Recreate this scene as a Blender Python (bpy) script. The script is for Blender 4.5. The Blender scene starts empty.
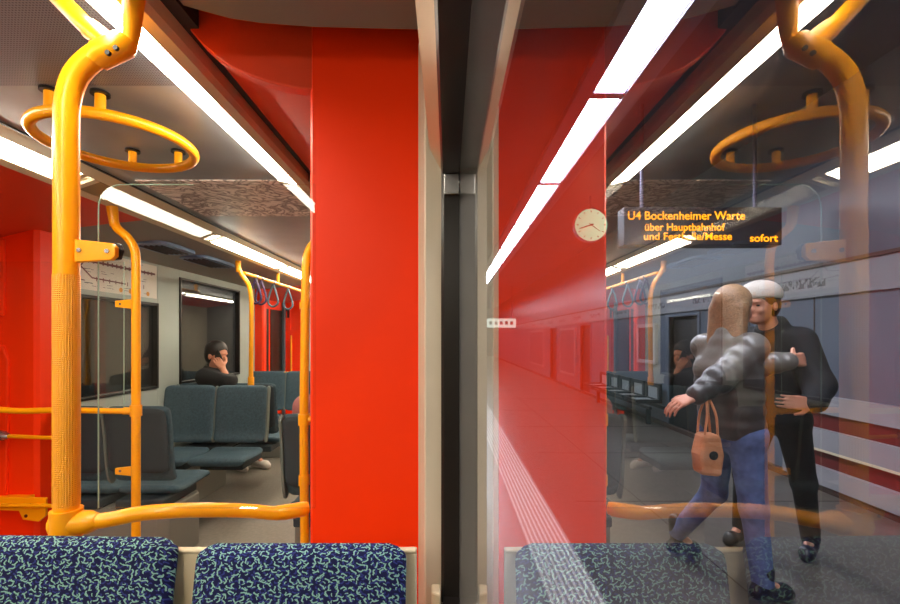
import bpy, bmesh, math, random
import numpy as np
from mathutils import Vector, Matrix
random.seed(7)
S = bpy.context.scene
COL = S.collection

# ------------------------------------------------------------------ camera, world, exposure
CX, CZ, F = -0.025, 1.38, 450.0
VX, VY = 448.0, 338.0
cd = bpy.data.cameras.new('camera'); cam = bpy.data.objects.new('camera', cd); COL.objects.link(cam)
cam.location = (CX, 0, CZ); cam.rotation_euler = (math.radians(90), 0, 0)
cd.sensor_width = 36; cd.lens = F * 36 / 900
cd.shift_x = (450 - VX) / 900; cd.shift_y = (VY - 302) / 900
cd.clip_start = 0.005; cd.clip_end = 100
S.camera = cam
w = bpy.data.worlds.new('world'); S.world = w; w.use_nodes = True
w.node_tree.nodes['Background'].inputs[0].default_value = (0.5, 0.6, 0.8, 1)
w.node_tree.nodes['Background'].inputs[1].default_value = 0.02
S.view_settings.view_transform = 'Standard'; S.view_settings.look = 'None'
S.view_settings.gamma = 1; S.view_settings.use_curve_mapping = False
S.view_settings.exposure = 1.4
S.cycles.use_denoising = True
S.cycles.max_bounces = 10; S.cycles.transparent_max_bounces = 16
S.cycles.sample_clamp_indirect = 6
E_CAR, E_STATION = 15.0, 19.0

def at(px, py, Y):
    return Vector((CX + (px - VX) * Y / F, Y, CZ - (py - VY) * Y / F))

# ------------------------------------------------------------------ materials
def lin(c):
    return tuple(((v / 255) / 12.92 if v / 255 <= 0.04045 else ((v / 255 + 0.055) / 1.055) ** 2.4) for v in c) + (1,)
def mat(name, rgb, rough=0.5, metal=0.0, spec=0.5, coat=0.0, noise=0.0, nscale=20, bump=0.0, bscale=60):
    m = bpy.data.materials.new(name); m.use_nodes = True
    nt = m.node_tree; b = nt.nodes['Principled BSDF']
    b.inputs['Base Color'].default_value = lin(rgb); b.inputs['Roughness'].default_value = rough
    b.inputs['Metallic'].default_value = metal; b.inputs['Specular IOR Level'].default_value = spec
    b.inputs['Coat Weight'].default_value = coat; b.inputs['Coat Roughness'].default_value = 0.1
    tc = nt.nodes.new('ShaderNodeTexCoord')
    if noise:
        n = nt.nodes.new('ShaderNodeTexNoise'); n.inputs['Scale'].default_value = nscale; n.inputs['Detail'].default_value = 6
        nt.links.new(tc.outputs['Object'], n.inputs['Vector'])
        r = nt.nodes.new('ShaderNodeValToRGB'); c = lin(rgb)
        r.color_ramp.elements[0].position = 0.3; r.color_ramp.elements[1].position = 0.7
        r.color_ramp.elements[0].color = tuple(v * (1 - noise) for v in c[:3]) + (1,)
        r.color_ramp.elements[1].color = tuple(min(1, v * (1 + noise)) for v in c[:3]) + (1,)
        nt.links.new(n.outputs['Fac'], r.inputs[0]); nt.links.new(r.outputs[0], b.inputs['Base Color'])
    if bump:
        n = nt.nodes.new('ShaderNodeTexNoise'); n.inputs['Scale'].default_value = bscale; n.inputs['Detail'].default_value = 3
        nt.links.new(tc.outputs['Object'], n.inputs['Vector'])
        bp = nt.nodes.new('ShaderNodeBump'); bp.inputs['Strength'].default_value = bump; bp.inputs['Distance'].default_value = 0.004
        nt.links.new(n.outputs['Fac'], bp.inputs['Height']); nt.links.new(bp.outputs[0], b.inputs['Normal'])
    return m
def emit(name, rgb, s):
    m = bpy.data.materials.new(name); m.use_nodes = True; nt = m.node_tree
    nt.nodes.clear(); e = nt.nodes.new('ShaderNodeEmission'); o = nt.nodes.new('ShaderNodeOutputMaterial')
    e.inputs[0].default_value = lin(rgb); e.inputs[1].default_value = s
    nt.links.new(e.outputs[0], o.inputs[0]); return m
def N(nt, kind, **kw):
    n = nt.nodes.new(kind)
    for k, v in kw.items():
        if k.startswith('i'): n.inputs[int(k[1:])].default_value = v
        else: setattr(n, k, v)
    return n
def mth(nt, op, a, b=None, c=None):
    n = nt.nodes.new('ShaderNodeMath'); n.operation = op
    for i, v in enumerate((a, b, c)):
        if v is None: continue
        if isinstance(v, (int, float)): n.inputs[i].default_value = v
        else: nt.links.new(v, n.inputs[i])
    return n.outputs[0]
def glass(name, panes=4, tint=(1, 1, 1), rough=0.0, dirt=0.0):
    # stack of `panes` glass surfaces: R = pF / (1+(p-1)F)
    m = bpy.data.materials.new(name); m.use_nodes = True; nt = m.node_tree; nt.nodes.clear()
    o = N(nt, 'ShaderNodeOutputMaterial'); mx = N(nt, 'ShaderNodeMixShader')
    tr = N(nt, 'ShaderNodeBsdfTransparent'); tr.inputs[0].default_value = tuple(tint) + (1,)
    gl = N(nt, 'ShaderNodeBsdfGlossy'); gl.inputs['Roughness'].default_value = rough
    geo = N(nt, 'ShaderNodeNewGeometry')
    dp = N(nt, 'ShaderNodeVectorMath', operation='DOT_PRODUCT')
    nt.links.new(geo.outputs['Incoming'], dp.inputs[0]); nt.links.new(geo.outputs['Normal'], dp.inputs[1])
    c = mth(nt, 'ABSOLUTE', dp.outputs['Value'])
    # exact Fresnel for n=1.5
    g = mth(nt, 'SQRT', mth(nt, 'ADD', mth(nt, 'MULTIPLY', c, c), 1.25))
    a = mth(nt, 'DIVIDE', mth(nt, 'SUBTRACT', g, c), mth(nt, 'ADD', g, c))
    a2 = mth(nt, 'MULTIPLY', a, a)
    gc = mth(nt, 'ADD', g, c); gm = mth(nt, 'SUBTRACT', g, c)
    q = mth(nt, 'DIVIDE', mth(nt, 'SUBTRACT', mth(nt, 'MULTIPLY', c, gc), 1), mth(nt, 'ADD', mth(nt, 'MULTIPLY', c, gm), 1))
    Fr = mth(nt, 'MULTIPLY', mth(nt, 'MULTIPLY', a2, 0.5), mth(nt, 'ADD', mth(nt, 'MULTIPLY', q, q), 1))
    R = mth(nt, 'DIVIDE', mth(nt, 'MULTIPLY', Fr, panes), mth(nt, 'ADD', mth(nt, 'MULTIPLY', Fr, panes - 1), 1))
    if panes == 4: R = mth(nt, 'MINIMUM', mth(nt, 'MULTIPLY', mth(nt, 'POWER', R, 1.6), 1.78), 0.68)   # reflectivity curve shaped by hand: steeper falloff, capped
    nt.links.new(R, mx.inputs[0]); nt.links.new(tr.outputs[0], mx.inputs[1]); nt.links.new(gl.outputs[0], mx.inputs[2])
    last = mx.outputs[0]
    if dirt:
        tc = N(nt, 'ShaderNodeTexCoord'); n = N(nt, 'ShaderNodeTexNoise'); n.inputs['Scale'].default_value = 9; n.inputs['Detail'].default_value = 8
        nt.links.new(tc.outputs['Object'], n.inputs['Vector'])
        df = N(nt, 'ShaderNodeBsdfDiffuse'); m2 = N(nt, 'ShaderNodeMixShader')
        nt.links.new(mth(nt, 'MULTIPLY', mth(nt, 'POWER', n.outputs['Fac'], 3), dirt), m2.inputs[0])
        nt.links.new(last, m2.inputs[1]); nt.links.new(df.outputs[0], m2.inputs[2]); last = m2.outputs[0]
    nt.links.new(last, o.inputs[0]); return m

M = {}
M['red'] = mat('red_paint', (255, 56, 4), 0.42, spec=0.22, noise=0.05, nscale=3)
M['red_cove'] = mat('red_cove_paint', (222, 62, 22), 0.5, spec=0.5)
M['yellow'] = mat('yellow_powder_coat', (255, 168, 8), 0.3, spec=0.4, coat=0.12)
M['cream'] = mat('cream_plastic', (205, 190, 160), 0.45)
M['tan'] = mat('tan_metal', (176, 152, 120), 0.35, metal=0.35)
M['greywall'] = mat('grey_wall_panel', (168, 176, 170), 0.5, noise=0.05, nscale=4)
M['frame_grey'] = mat('window_surround_grey', (196, 184, 165), 0.45, noise=0.06, nscale=6)
M['cove_grey'] = mat('cove_grey', (128, 126, 120), 0.45, spec=0.4)
M['ceil'] = mat('ceiling_metal', (146, 150, 154), 0.35, metal=0.3, noise=0.12, nscale=5)
M['rubber'] = mat('black_rubber', (24, 19, 17), 0.3, spec=0.35)
M['black'] = mat('black', (18, 18, 20), 0.5)
M['case'] = mat('board_case', (58, 55, 62), 0.5)
M['slot'] = mat('dark_slot', (38, 34, 34), 0.6)
M['floor'] = mat('floor_lino', (138, 130, 120), 0.35, spec=0.5, noise=0.12, nscale=40)
M['steel'] = mat('steel', (175, 175, 178), 0.25, metal=0.9)
M['seat'] = mat('slate_blue_upholstery', (62, 86, 100), 0.8, noise=0.2, nscale=60, bump=0.3, bscale=300)
M['shell'] = mat('seat_shell_dark', (42, 54, 64), 0.7)
M['shell_light'] = mat('seat_shell_light', (104, 114, 112), 0.45)
M['vent'] = mat('vent_blue_grey', (100, 132, 172), 0.4)
M['lamp_car'] = emit('car_light_diffuser', (255, 243, 220), E_CAR)
M['lamp_off'] = mat('unlit_diffuser', (138, 118, 84), 0.35)
M['lamp_station'] = emit('station_tube_diffuser', (240, 244, 255), E_STATION)
M['led'] = emit('amber_led', (255, 150, 10), 1.3)
M['glass2'] = glass('double_glazing', 4, (0.93, 0.95, 0.98), dirt=0.03)
M['clear'] = mat('clear', (255, 255, 255)); M['clear'] = glass('glass_rest', 0.0, (1, 1, 1))
M['screen'] = glass('screen_glass', 1.0, (0.96, 0.97, 0.96))
M['dark_glass'] = glass('opposite_window_glass', 1.6, (0.75, 0.8, 0.8))
M['glass_edge'] = mat('glass_edge', (150, 175, 160), 0.15)
M['plat_floor'] = mat('platform_stone', (84, 77, 70), 0.32, noise=0.18, nscale=14)
M['tactile'] = None
M['plat_wall'] = mat('platform_wall_panel', (80, 90, 104), 0.35, noise=0.08, nscale=2)
M['plat_white'] = mat('platform_white_panel', (136, 136, 142), 0.4, noise=0.08, nscale=3)
M['plat_red'] = mat('platform_red_panel', (92, 18, 18), 0.4)
M['plat_brown'] = mat('platform_brown_and_shadow', (58, 42, 36), 0.5)
M['plat_ceil'] = mat('station_ceiling', (48, 52, 68), 0.6, noise=0.3, nscale=1.5)
M['channel'] = mat('lamp_channel', (92, 88, 110), 0.35, metal=0.3)
M['skin'] = mat('skin', (205, 140, 112), 0.5, spec=0.35)
M['hair_dark'] = mat('dark_hair', (26, 18, 16), 0.45, noise=0.4, nscale=90, bump=0.8, bscale=120)
M['hair_blond'] = mat('blond_hair', (150, 112, 78), 0.5, noise=0.25, nscale=90, bump=0.8, bscale=120)
M['black_cloth'] = mat('black_cloth', (22, 22, 26), 0.8, bump=0.6, bscale=30)
M['puffer'] = mat('grey_puffer', (116, 110, 104), 0.32, spec=0.6, noise=0.25, nscale=12, bump=0.9, bscale=26)
def yoke():
    m = mat('two_tone_puffer', (70, 64, 62), 0.4, spec=0.6, bump=0.9, bscale=26); nt = m.node_tree; b = nt.nodes['Principled BSDF']
    tc = N(nt, 'ShaderNodeTexCoord'); sp = N(nt, 'ShaderNodeSeparateXYZ'); nt.links.new(tc.outputs['Object'], sp.inputs[0])
    mx = N(nt, 'ShaderNodeMix', data_type='RGBA'); mx.inputs[6].default_value = lin((62, 56, 54)); mx.inputs[7].default_value = lin((104, 98, 92))
    nt.links.new(mth(nt, 'MULTIPLY', mth(nt, 'GREATER_THAN', sp.outputs[2], 1.17), mth(nt, 'GREATER_THAN', sp.outputs[0], -.17)), mx.inputs[0]); nt.links.new(mx.outputs[2], b.inputs['Base Color']); return m
M['puffer2'] = yoke()
M['jeans'] = mat('blue_denim', (88, 106, 152), 0.8, noise=0.25, nscale=25, bump=0.5, bscale=30)
M['white_shoe'] = mat('white_leather', (225, 215, 208), 0.5)
M['boot'] = mat('black_leather', (16, 16, 20), 0.35)
M['knit'] = mat('pale_knit', (190, 182, 172), 0.85, bump=0.8, bscale=120)
M['bag'] = mat('tan_bag', (205, 140, 95), 0.7, noise=0.2, nscale=14)
M['eye'] = mat('eye', (30, 22, 20), 0.2)
M['paper'] = mat('map_paper', (222, 214, 204), 0.5)
M['ink'] = mat('map_ink', (110, 60, 66), 0.5)
M['ink_dark'] = mat('map_ink_dark', (80, 80, 90), 0.5)
M['orange'] = mat('orange_mark', (225, 150, 50), 0.5)
M['clockface'] = emit('clock_face_backlit', (175, 238, 190), 0.62)
M['purple'] = mat('strap_dark_violet', (56, 36, 74), 0.5)
M['grey_blue'] = mat('grey_blue_paint', (70, 88, 100), 0.4)
M['mesh_grey'] = mat('bench_mesh_grey', (150, 158, 162), 0.4, metal=0.3)

def fabric_mat():
    m = bpy.data.materials.new('navy_squiggle_moquette'); m.use_nodes = True; nt = m.node_tree
    b = nt.nodes['Principled BSDF']; b.inputs['Roughness'].default_value = 0.9
    b.inputs['Specular IOR Level'].default_value = 0.2
    tc = N(nt, 'ShaderNodeTexCoord'); sp = N(nt, 'ShaderNodeSeparateXYZ'); nt.links.new(tc.outputs['Object'], sp.inputs[0])
    x0 = sp.outputs[0]; z0 = mth(nt, 'ADD', sp.outputs[2], mth(nt, 'MULTIPLY', sp.outputs[1], 1.0))
    def layer(scale, ox, oy, ln, wd):
        cb = N(nt, 'ShaderNodeCombineXYZ')
        X = mth(nt, 'ADD', mth(nt, 'MULTIPLY', x0, scale), ox); Z = mth(nt, 'ADD', mth(nt, 'MULTIPLY', z0, scale), oy)
        nt.links.new(X, cb.inputs[0]); nt.links.new(Z, cb.inputs[1])
        v = N(nt, 'ShaderNodeTexVoronoi', voronoi_dimensions='2D', feature='F1'); v.inputs['Scale'].default_value = 1.0
        v.inputs['Randomness'].default_value = 0.75
        nt.links.new(cb.outputs[0], v.inputs['Vector'])
        d = N(nt, 'ShaderNodeVectorMath', operation='SUBTRACT'); nt.links.new(cb.outputs[0], d.inputs[0]); nt.links.new(v.outputs['Position'], d.inputs[1])
        s2 = N(nt, 'ShaderNodeSeparateXYZ'); nt.links.new(d.outputs[0], s2.inputs[0])
        sc = N(nt, 'ShaderNodeSeparateXYZ'); nt.links.new(v.outputs['Color'], sc.inputs[0])
        ang = mth(nt, 'MULTIPLY', sc.outputs[0], 6.283)
        c, s = mth(nt, 'COSINE', ang), mth(nt, 'SINE', ang)
        u = mth(nt, 'ADD', mth(nt, 'MULTIPLY', s2.outputs[0], c), mth(nt, 'MULTIPLY', s2.outputs[1], s))
        t = mth(nt, 'SUBTRACT', mth(nt, 'MULTIPLY', s2.outputs[1], c), mth(nt, 'MULTIPLY', s2.outputs[0], s))
        ph = mth(nt, 'MULTIPLY', sc.outputs[1], 6.283)
        t = mth(nt, 'ADD', t, mth(nt, 'MULTIPLY', mth(nt, 'SINE', mth(nt, 'ADD', mth(nt, 'MULTIPLY', u, 6.0), ph)), 0.13))
        return mth(nt, 'MULTIPLY', mth(nt, 'LESS_THAN', mth(nt, 'ABSOLUTE', t), wd), mth(nt, 'LESS_THAN', mth(nt, 'ABSOLUTE', u), ln))
    mint = mth(nt, 'MAXIMUM', layer(68, 3.3, 1.7, 0.40, 0.105), layer(80, 8.1, 5.2, 0.24, 0.085))
    blue = layer(90, 12.7, 9.4, 0.45, 0.16)
    n = N(nt, 'ShaderNodeTexNoise'); n.inputs['Scale'].default_value = 400
    nt.links.new(tc.outputs['Object'], n.inputs['Vector'])
    m1 = N(nt, 'ShaderNodeMix', data_type='RGBA'); m1.inputs[6].default_value = lin((22, 24, 66)); m1.inputs[7].default_value = lin((44, 52, 118))
    nt.links.new(blue, m1.inputs[0])
    m2 = N(nt, 'ShaderNodeMix', data_type='RGBA'); m2.inputs[7].default_value = lin((128, 172, 162))
    nt.links.new(mint, m2.inputs[0]); nt.links.new(m1.outputs[2], m2.inputs[6])
    nt.links.new(m2.outputs[2], b.inputs['Base Color'])
    bp = N(nt, 'ShaderNodeBump'); bp.inputs['Strength'].default_value = 0.4; bp.inputs['Distance'].default_value = 0.002
    nt.links.new(n.outputs['Fac'], bp.inputs['Height']); nt.links.new(bp.outputs[0], b.inputs['Normal'])
    return m
M['moquette'] = fabric_mat()

def perforated():
    m = mat('perforated_ceiling', (160, 155, 145), 0.4, metal=0.2); nt = m.node_tree; b = nt.nodes['Principled BSDF']
    tc = N(nt, 'ShaderNodeTexCoord'); v = N(nt, 'ShaderNodeTexVoronoi', voronoi_dimensions='2D'); v.inputs['Scale'].default_value = 130; v.inputs['Randomness'].default_value = 0
    nt.links.new(tc.outputs['Object'], v.inputs['Vector'])
    mx = N(nt, 'ShaderNodeMix', data_type='RGBA'); mx.inputs[6].default_value = lin((52, 50, 56)); mx.inputs[7].default_value = lin((122, 122, 130))
    nt.links.new(mth(nt, 'GREATER_THAN', v.outputs['Distance'], 0.26), mx.inputs[0]); nt.links.new(mx.outputs[2], b.inputs['Base Color'])
    return m
M['perf'] = perforated()
def marbled():
    m = mat('printed_ceiling_film', (180, 170, 165), 0.4); nt = m.node_tree; b = nt.nodes['Principled BSDF']
    tc = N(nt, 'ShaderNodeTexCoord'); n = N(nt, 'ShaderNodeTexNoise'); n.inputs['Scale'].default_value = 7; n.inputs['Detail'].default_value = 6; n.inputs['Distortion'].default_value = 2.5
    nt.links.new(tc.outputs['Object'], n.inputs['Vector'])
    r = N(nt, 'ShaderNodeValToRGB'); e = r.color_ramp.elements
    e[0].position = 0.42; e[0].color = lin((245, 236, 230)); e[1].position = 0.58; e[1].color = lin((238, 228, 220))
    k = e.new(0.5); k.color = lin((112, 96, 96))
    nt.links.new(n.outputs['Fac'], r.inputs[0]); nt.links.new(r.outputs[0], b.inputs['Base Color']); return m
M['marble'] = marbled()
def knurl():
    m = mat('yellow_grip_sleeve', (255, 166, 10), 0.38, coat=0.1); nt = m.node_tree; b = nt.nodes['Principled BSDF']
    tc = N(nt, 'ShaderNodeTexCoord'); sp = N(nt, 'ShaderNodeSeparateXYZ'); nt.links.new(tc.outputs['UV'], sp.inputs[0])
    a = mth(nt, 'SINE', mth(nt, 'ADD', mth(nt, 'MULTIPLY', sp.outputs[0], 16 * 6.2832), mth(nt, 'MULTIPLY', sp.outputs[1], 800)))
    c = mth(nt, 'SINE', mth(nt, 'SUBTRACT', mth(nt, 'MULTIPLY', sp.outputs[0], 16 * 6.2832), mth(nt, 'MULTIPLY', sp.outputs[1], 800)))
    bp = N(nt, 'ShaderNodeBump'); bp.inputs['Strength'].default_value = 0.8; bp.inputs['Distance'].default_value = 0.0012
    nt.links.new(mth(nt, 'MULTIPLY', a, c), bp.inputs['Height']); nt.links.new(bp.outputs[0], b.inputs['Normal']); return m
M['knurl'] = knurl()
def tactile():
    m = mat('ribbed_white_strip', (235, 200, 192), 0.5); nt = m.node_tree; b = nt.nodes['Principled BSDF']
    tc = N(nt, 'ShaderNodeTexCoord'); sp = N(nt, 'ShaderNodeSeparateXYZ'); nt.links.new(tc.outputs['Object'], sp.inputs[0])
    s = mth(nt, 'GREATER_THAN', mth(nt, 'SINE', mth(nt, 'MULTIPLY', sp.outputs[0], 6.2832 / 0.032)), 0.1)
    mx = N(nt, 'ShaderNodeMix', data_type='RGBA'); mx.inputs[6].default_value = lin((160, 156, 150)); mx.inputs[7].default_value = lin((225, 222, 215))
    nt.links.new(s, mx.inputs[0]); nt.links.new(mx.outputs[2], b.inputs['Base Color']); return m
M['tactile'] = tactile()
def frieze():
    m = mat('frieze_white', (190, 192, 196), 0.4); nt = m.node_tree; b = nt.nodes['Principled BSDF']
    tc = N(nt, 'ShaderNodeTexCoord'); sp = N(nt, 'ShaderNodeSeparateXYZ'); nt.links.new(tc.outputs['Object'], sp.inputs[0])
    y = sp.outputs[1]; z = sp.outputs[2]
    n = N(nt, 'ShaderNodeTexNoise'); n.inputs['Scale'].default_value = 26; n.inputs['Detail'].default_value = 2
    cb = N(nt, 'ShaderNodeCombineXYZ'); nt.links.new(y, cb.inputs[0]); nt.links.new(mth(nt, 'MULTIPLY', z, 0.5), cb.inputs[1]); nt.links.new(cb.outputs[0], n.inputs['Vector'])
    seg = mth(nt, 'GREATER_THAN', mth(nt, 'SINE', mth(nt, 'MULTIPLY', y, 4.2)), 0.1)
    band = mth(nt, 'LESS_THAN', mth(nt, 'ABSOLUTE', z), 0.045)
    mk = mth(nt, 'MULTIPLY', mth(nt, 'MULTIPLY', seg, band), mth(nt, 'GREATER_THAN', n.outputs['Fac'], 0.5))
    mx = N(nt, 'ShaderNodeMix', data_type='RGBA'); mx.inputs[6].default_value = lin((118, 120, 126)); mx.inputs[7].default_value = lin((52, 52, 60))
    nt.links.new(mk, mx.inputs[0]); nt.links.new(mx.outputs[2], b.inputs['Base Color']); return m
M['frieze'] = frieze()

# ------------------------------------------------------------------ mesh helpers
def fin(name, bm, m, parent=None, smooth=False, bev=0.0, loc=None):
    bmesh.ops.recalc_face_normals(bm, faces=bm.faces)
    me = bpy.data.meshes.new(name); 
    if loc is not None:
        bmesh.ops.translate(bm, vec=-Vector(loc), verts=bm.verts)
    bm.to_mesh(me); bm.free()
    for mm in (m if isinstance(m, (list, tuple)) else [m]): me.materials.append(mm)
    o = bpy.data.objects.new(name, me); COL.objects.link(o)
    if loc is not None: o.location = loc
    if parent is not None:
        o.parent = parent
        if loc is None: o.location = -parent.location if False else (0, 0, 0)
    if smooth:
        for p in me.polygons: p.use_smooth = True
        try: me.set_sharp_from_angle(angle=math.radians(40))
        except Exception: pass
    if bev:
        b = o.modifiers.new('bevel', 'BEVEL'); b.width = bev; b.segments = 2; b.limit_method = 'ANGLE'
    return o
def box(bm, x0, x1, y0, y1, z0, z1, mi=0):
    v = [bm.verts.new((x, y, z)) for x in (x0, x1) for y in (y0, y1) for z in (z0, z1)]
    for f in ((0, 1, 3, 2), (4, 6, 7, 5), (0, 4, 5, 1), (2, 3, 7, 6), (0, 2, 6, 4), (1, 5, 7, 3)):
        bm.faces.new([v[i] for i in f]).material_index = mi
    return bm
def bx(*a): return box(bmesh.new(), *a)
def prism(bm, prof, y0, y1):          # closed profile of (x,z) extruded along y
    a = [bm.verts.new((x, y0, z)) for x, z in prof]; b = [bm.verts.new((x, y1, z)) for x, z in prof]
    n = len(prof)
    bm.faces.new(a); bm.faces.new(b[::-1])
    for i in range(n): bm.faces.new((a[i], a[(i + 1) % n], b[(i + 1) % n], b[i]))
    return bm
def prism_xy(bm, prof, z0, z1):
    a = [bm.verts.new((x, y, z0)) for x, y in prof]; b = [bm.verts.new((x, y, z1)) for x, y in prof]
    n = len(prof); bm.faces.new(a); bm.faces.new(b[::-1])
    for i in range(n): bm.faces.new((a[i], a[(i + 1) % n], b[(i + 1) % n], b[i]))
    return bm
def sheet(pts, th):                   # thicken an open polyline of (x,z) into a closed profile, thickness upwards
    return list(pts) + [(x, z + th) for x, z in reversed(pts)]
def catmull(P, n=6):
    P = [Vector(p) for p in P]
    if len(P) < 3: return P
    out = []
    Q = [P[0] * 2 - P[1]] + P + [P[-1] * 2 - P[-2]]
    for i in range(1, len(Q) - 2):
        a, b, c, d = Q[i - 1], Q[i], Q[i + 1], Q[i + 2]
        for k in range(n):
            t = k / n
            out.append(0.5 * ((2 * b) + (c - a) * t + (2 * a - 5 * b + 4 * c - d) * t * t + (-a + 3 * b - 3 * c + d) * t ** 3))
    out.append(P[-1]); return out
def tube(bm, P, r, seg=16, closed=False, caps=True):
    P = [Vector(p) for p in P]; n = len(P); R = r if isinstance(r, (list, tuple)) else [r] * n
    uv = bm.loops.layers.uv.verify()
    rings = []; up = None; L = [0]
    for i in range(1, n): L.append(L[-1] + (P[i] - P[i - 1]).length)
    for i in range(n):
        if closed: t = (P[(i + 1) % n] - P[i - 1]).normalized()
        else: t = (P[min(i + 1, n - 1)] - P[max(i - 1, 0)]).normalized()
        if up is None:
            up = Vector((0, 0, 1)) if abs(t.z) < 0.9 else Vector((0, -1, 0))
        s = t.cross(up).normalized(); up = s.cross(t).normalized()
        rings.append([bm.verts.new(P[i] + R[i] * (math.cos(a) * s + math.sin(a) * up)) for a in (2 * math.pi * k / seg for k in range(seg))])
    m = n if closed else n - 1
    for i in range(m):
        j = (i + 1) % n
        for k in range(seg):
            k2 = (k + 1) % seg
            f = bm.faces.new((rings[i][k], rings[i][k2], rings[j][k2], rings[j][k]))
            for lp, (uu, vv) in zip(f.loops, ((k / seg, L[i]), ((k + 1) / seg, L[i]), ((k + 1) / seg, L[j]), (k / seg, L[j]))): lp[uv].uv = (uu, vv)
    if caps and not closed: bm.faces.new(rings[0][::-1]); bm.faces.new(rings[-1])
    return bm
def T(P, r, **k): return tube(bmesh.new(), P, r, **k)
def disc(bm, c, axis, r, h, seg=24):
    c = Vector(c); a = Vector(axis).normalized(); return tube(bm, [c - a * h / 2, c + a * h / 2], r, seg=seg)
def D(c, axis, r, h, seg=24): return disc(bmesh.new(), c, axis, r, h, seg)
def struct(name, bm, m, **k):
    o = fin(name, bm, m, **k); o['kind'] = 'structure'; return o
def tag(o, label, cat, group=None):
    o['label'] = label; o['category'] = cat
    if group: o['group'] = group
    return o
def thing(name, label, cat, loc=(0, 0, 0), rz=0, group=None):
    o = bpy.data.objects.new(name, None); COL.objects.link(o); o.location = loc; o.rotation_euler = (0, 0, rz)
    o.empty_display_size = 0.1
    return tag(o, label, cat, group)
def part(name, bm, m, p, **k):
    """bm in world coordinates; parent p without rotation"""
    bmesh.ops.translate(bm, vec=-Vector(p.location), verts=bm.verts)
    o = fin(name, bm, m, **k); o.parent = p; return o
def sub(name, bm, m, p, root, **k):
    bmesh.ops.translate(bm, vec=-Vector(root.location), verts=bm.verts)
    o = fin(name, bm, m, **k); o.parent = p; return o

# ================================================================== STRUCTURE: the car
Y0, Y1 = -2.6, 9.2
struct('floor', bx(-2.5, 0.05, Y0, Y1, -0.08, 0.0), M['floor'])
# central ceiling: perforated, plain, printed film, plain
struct('ceiling', bx(-1.565, -0.80, Y0, 1.33, 2.125, 2.15), M['perf'])
struct('ceiling', bx(-1.565, -0.80, 1.33, Y1, 2.126, 2.15), M['ceil'])
tag(fin('ceiling_poster', bx(-1.50, -0.815, 2.12, 2.74, 2.121, 2.1255), M['marble']),
    'pale printed film with dark veins stuck on the car ceiling beyond the ring handrail', 'poster')
# lip and slot along our light strip
struct('trim_1', bx(-.80, -.784, Y0, Y1, 2.122, 2.15), M['tan'])
struct('trim_2', prism(bmesh.new(), [(-0.70, 2.066), (-0.668, 2.072), (-0.66, 2.09), (-0.66, 2.16), (-0.70, 2.16)], Y0, Y1), M['cream'])
struct('trim_3', bx(-0.66, -0.625, Y0, Y1, 2.125, 2.17), M['slot'])
# other side: cream lips
struct('trim_4', prism(bmesh.new(), [(-1.565, 2.126), (-1.655, 2.112), (-1.655, 2.15), (-1.565, 2.15)], Y0, Y1), M['cream'])
struct('trim_5', prism(bmesh.new(), [(-1.76, 2.078), (-1.80, 2.066), (-1.81, 2.075), (-1.81, 2.14), (-1.76, 2.14)], Y0, Y1), M['cream'])
struct('trim_6', bx(-1.572, -1.562, Y0, Y1, 2.120, 2.127), M['black'])
# roof above it all
struct('roof', bx(-2.55, 0.1, Y0, Y1, 2.26, 2.3), M['slot'])
# our side cove: grey over the seats, red over the doors
gA = [(-0.667, 2.146), (-0.587, 2.123), (-0.52, 2.105), (-0.447, 2.094), (-0.3265, 2.085), (-0.107, 2.080), (-0.04, 2.078)]
struct('ceiling', prism(bmesh.new(), sheet(gA, 0.03), Y0, 1.02), M['cove_grey'], smooth=True)
gB = [(-0.66, 2.148), (-0.645, 2.12), (-0.62, 2.09), (-0.585, 2.058), (-0.548, 2.033), (-0.50, 2.011), (-0.45, 1.994), (-0.40, 1.984), (-0.344, 1.977), (0.0, 1.972)]
# arch face at Y 1.08
struct('ceiling', prism(bmesh.new(), gB + [(0.0, 2.20), (-0.66, 2.20)], 1.084, 1.12), M['red_cove'], smooth=True, bev=0.004)
cv = [(-0.635, 2.12), (-0.60, 2.10), (-0.55, 2.075), (-0.48, 2.045), (-0.40, 2.02), (-0.3, 2.0), (0.0, 1.985)]
struct('ceiling', prism(bmesh.new(), sheet(cv, 0.03), 1.12, 2.40), M['red_cove'], smooth=True)
struct('ceiling', prism(bmesh.new(), sheet([(-0.64, 2.10), (-0.4, 2.05), (0.0, 2.0)], 0.03), 2.40, 5.6), M['cove_grey'])
struct('ceiling', prism(bmesh.new(), sheet([(-0.64, 2.10), (-0.4, 2.05), (0.0, 2.0)], 0.03), 5.6, Y1), M['red_cove'])
# opposite cove
oc = [(-2.5, 1.99), (-2.40, 2.0), (-2.2, 2.025), (-2.0, 2.045), (-1.80, 2.066)]
struct('ceiling', prism(bmesh.new(), sheet(oc, 0.03), 2.62, 5.75), M['cove_grey'], smooth=True)
ocr = [(-2.62, 1.93), (-2.40, 1.985), (-2.2, 2.02), (-2.0, 2.045), (-1.80, 2.066)]
struct('ceiling', prism(bmesh.new(), sheet(ocr, 0.03), Y0, 2.62), M['red_cove'], smooth=True)
struct('ceiling', prism(bmesh.new(), sheet(ocr, 0.03), 5.75, Y1), M['red_cove'], smooth=True)

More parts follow.
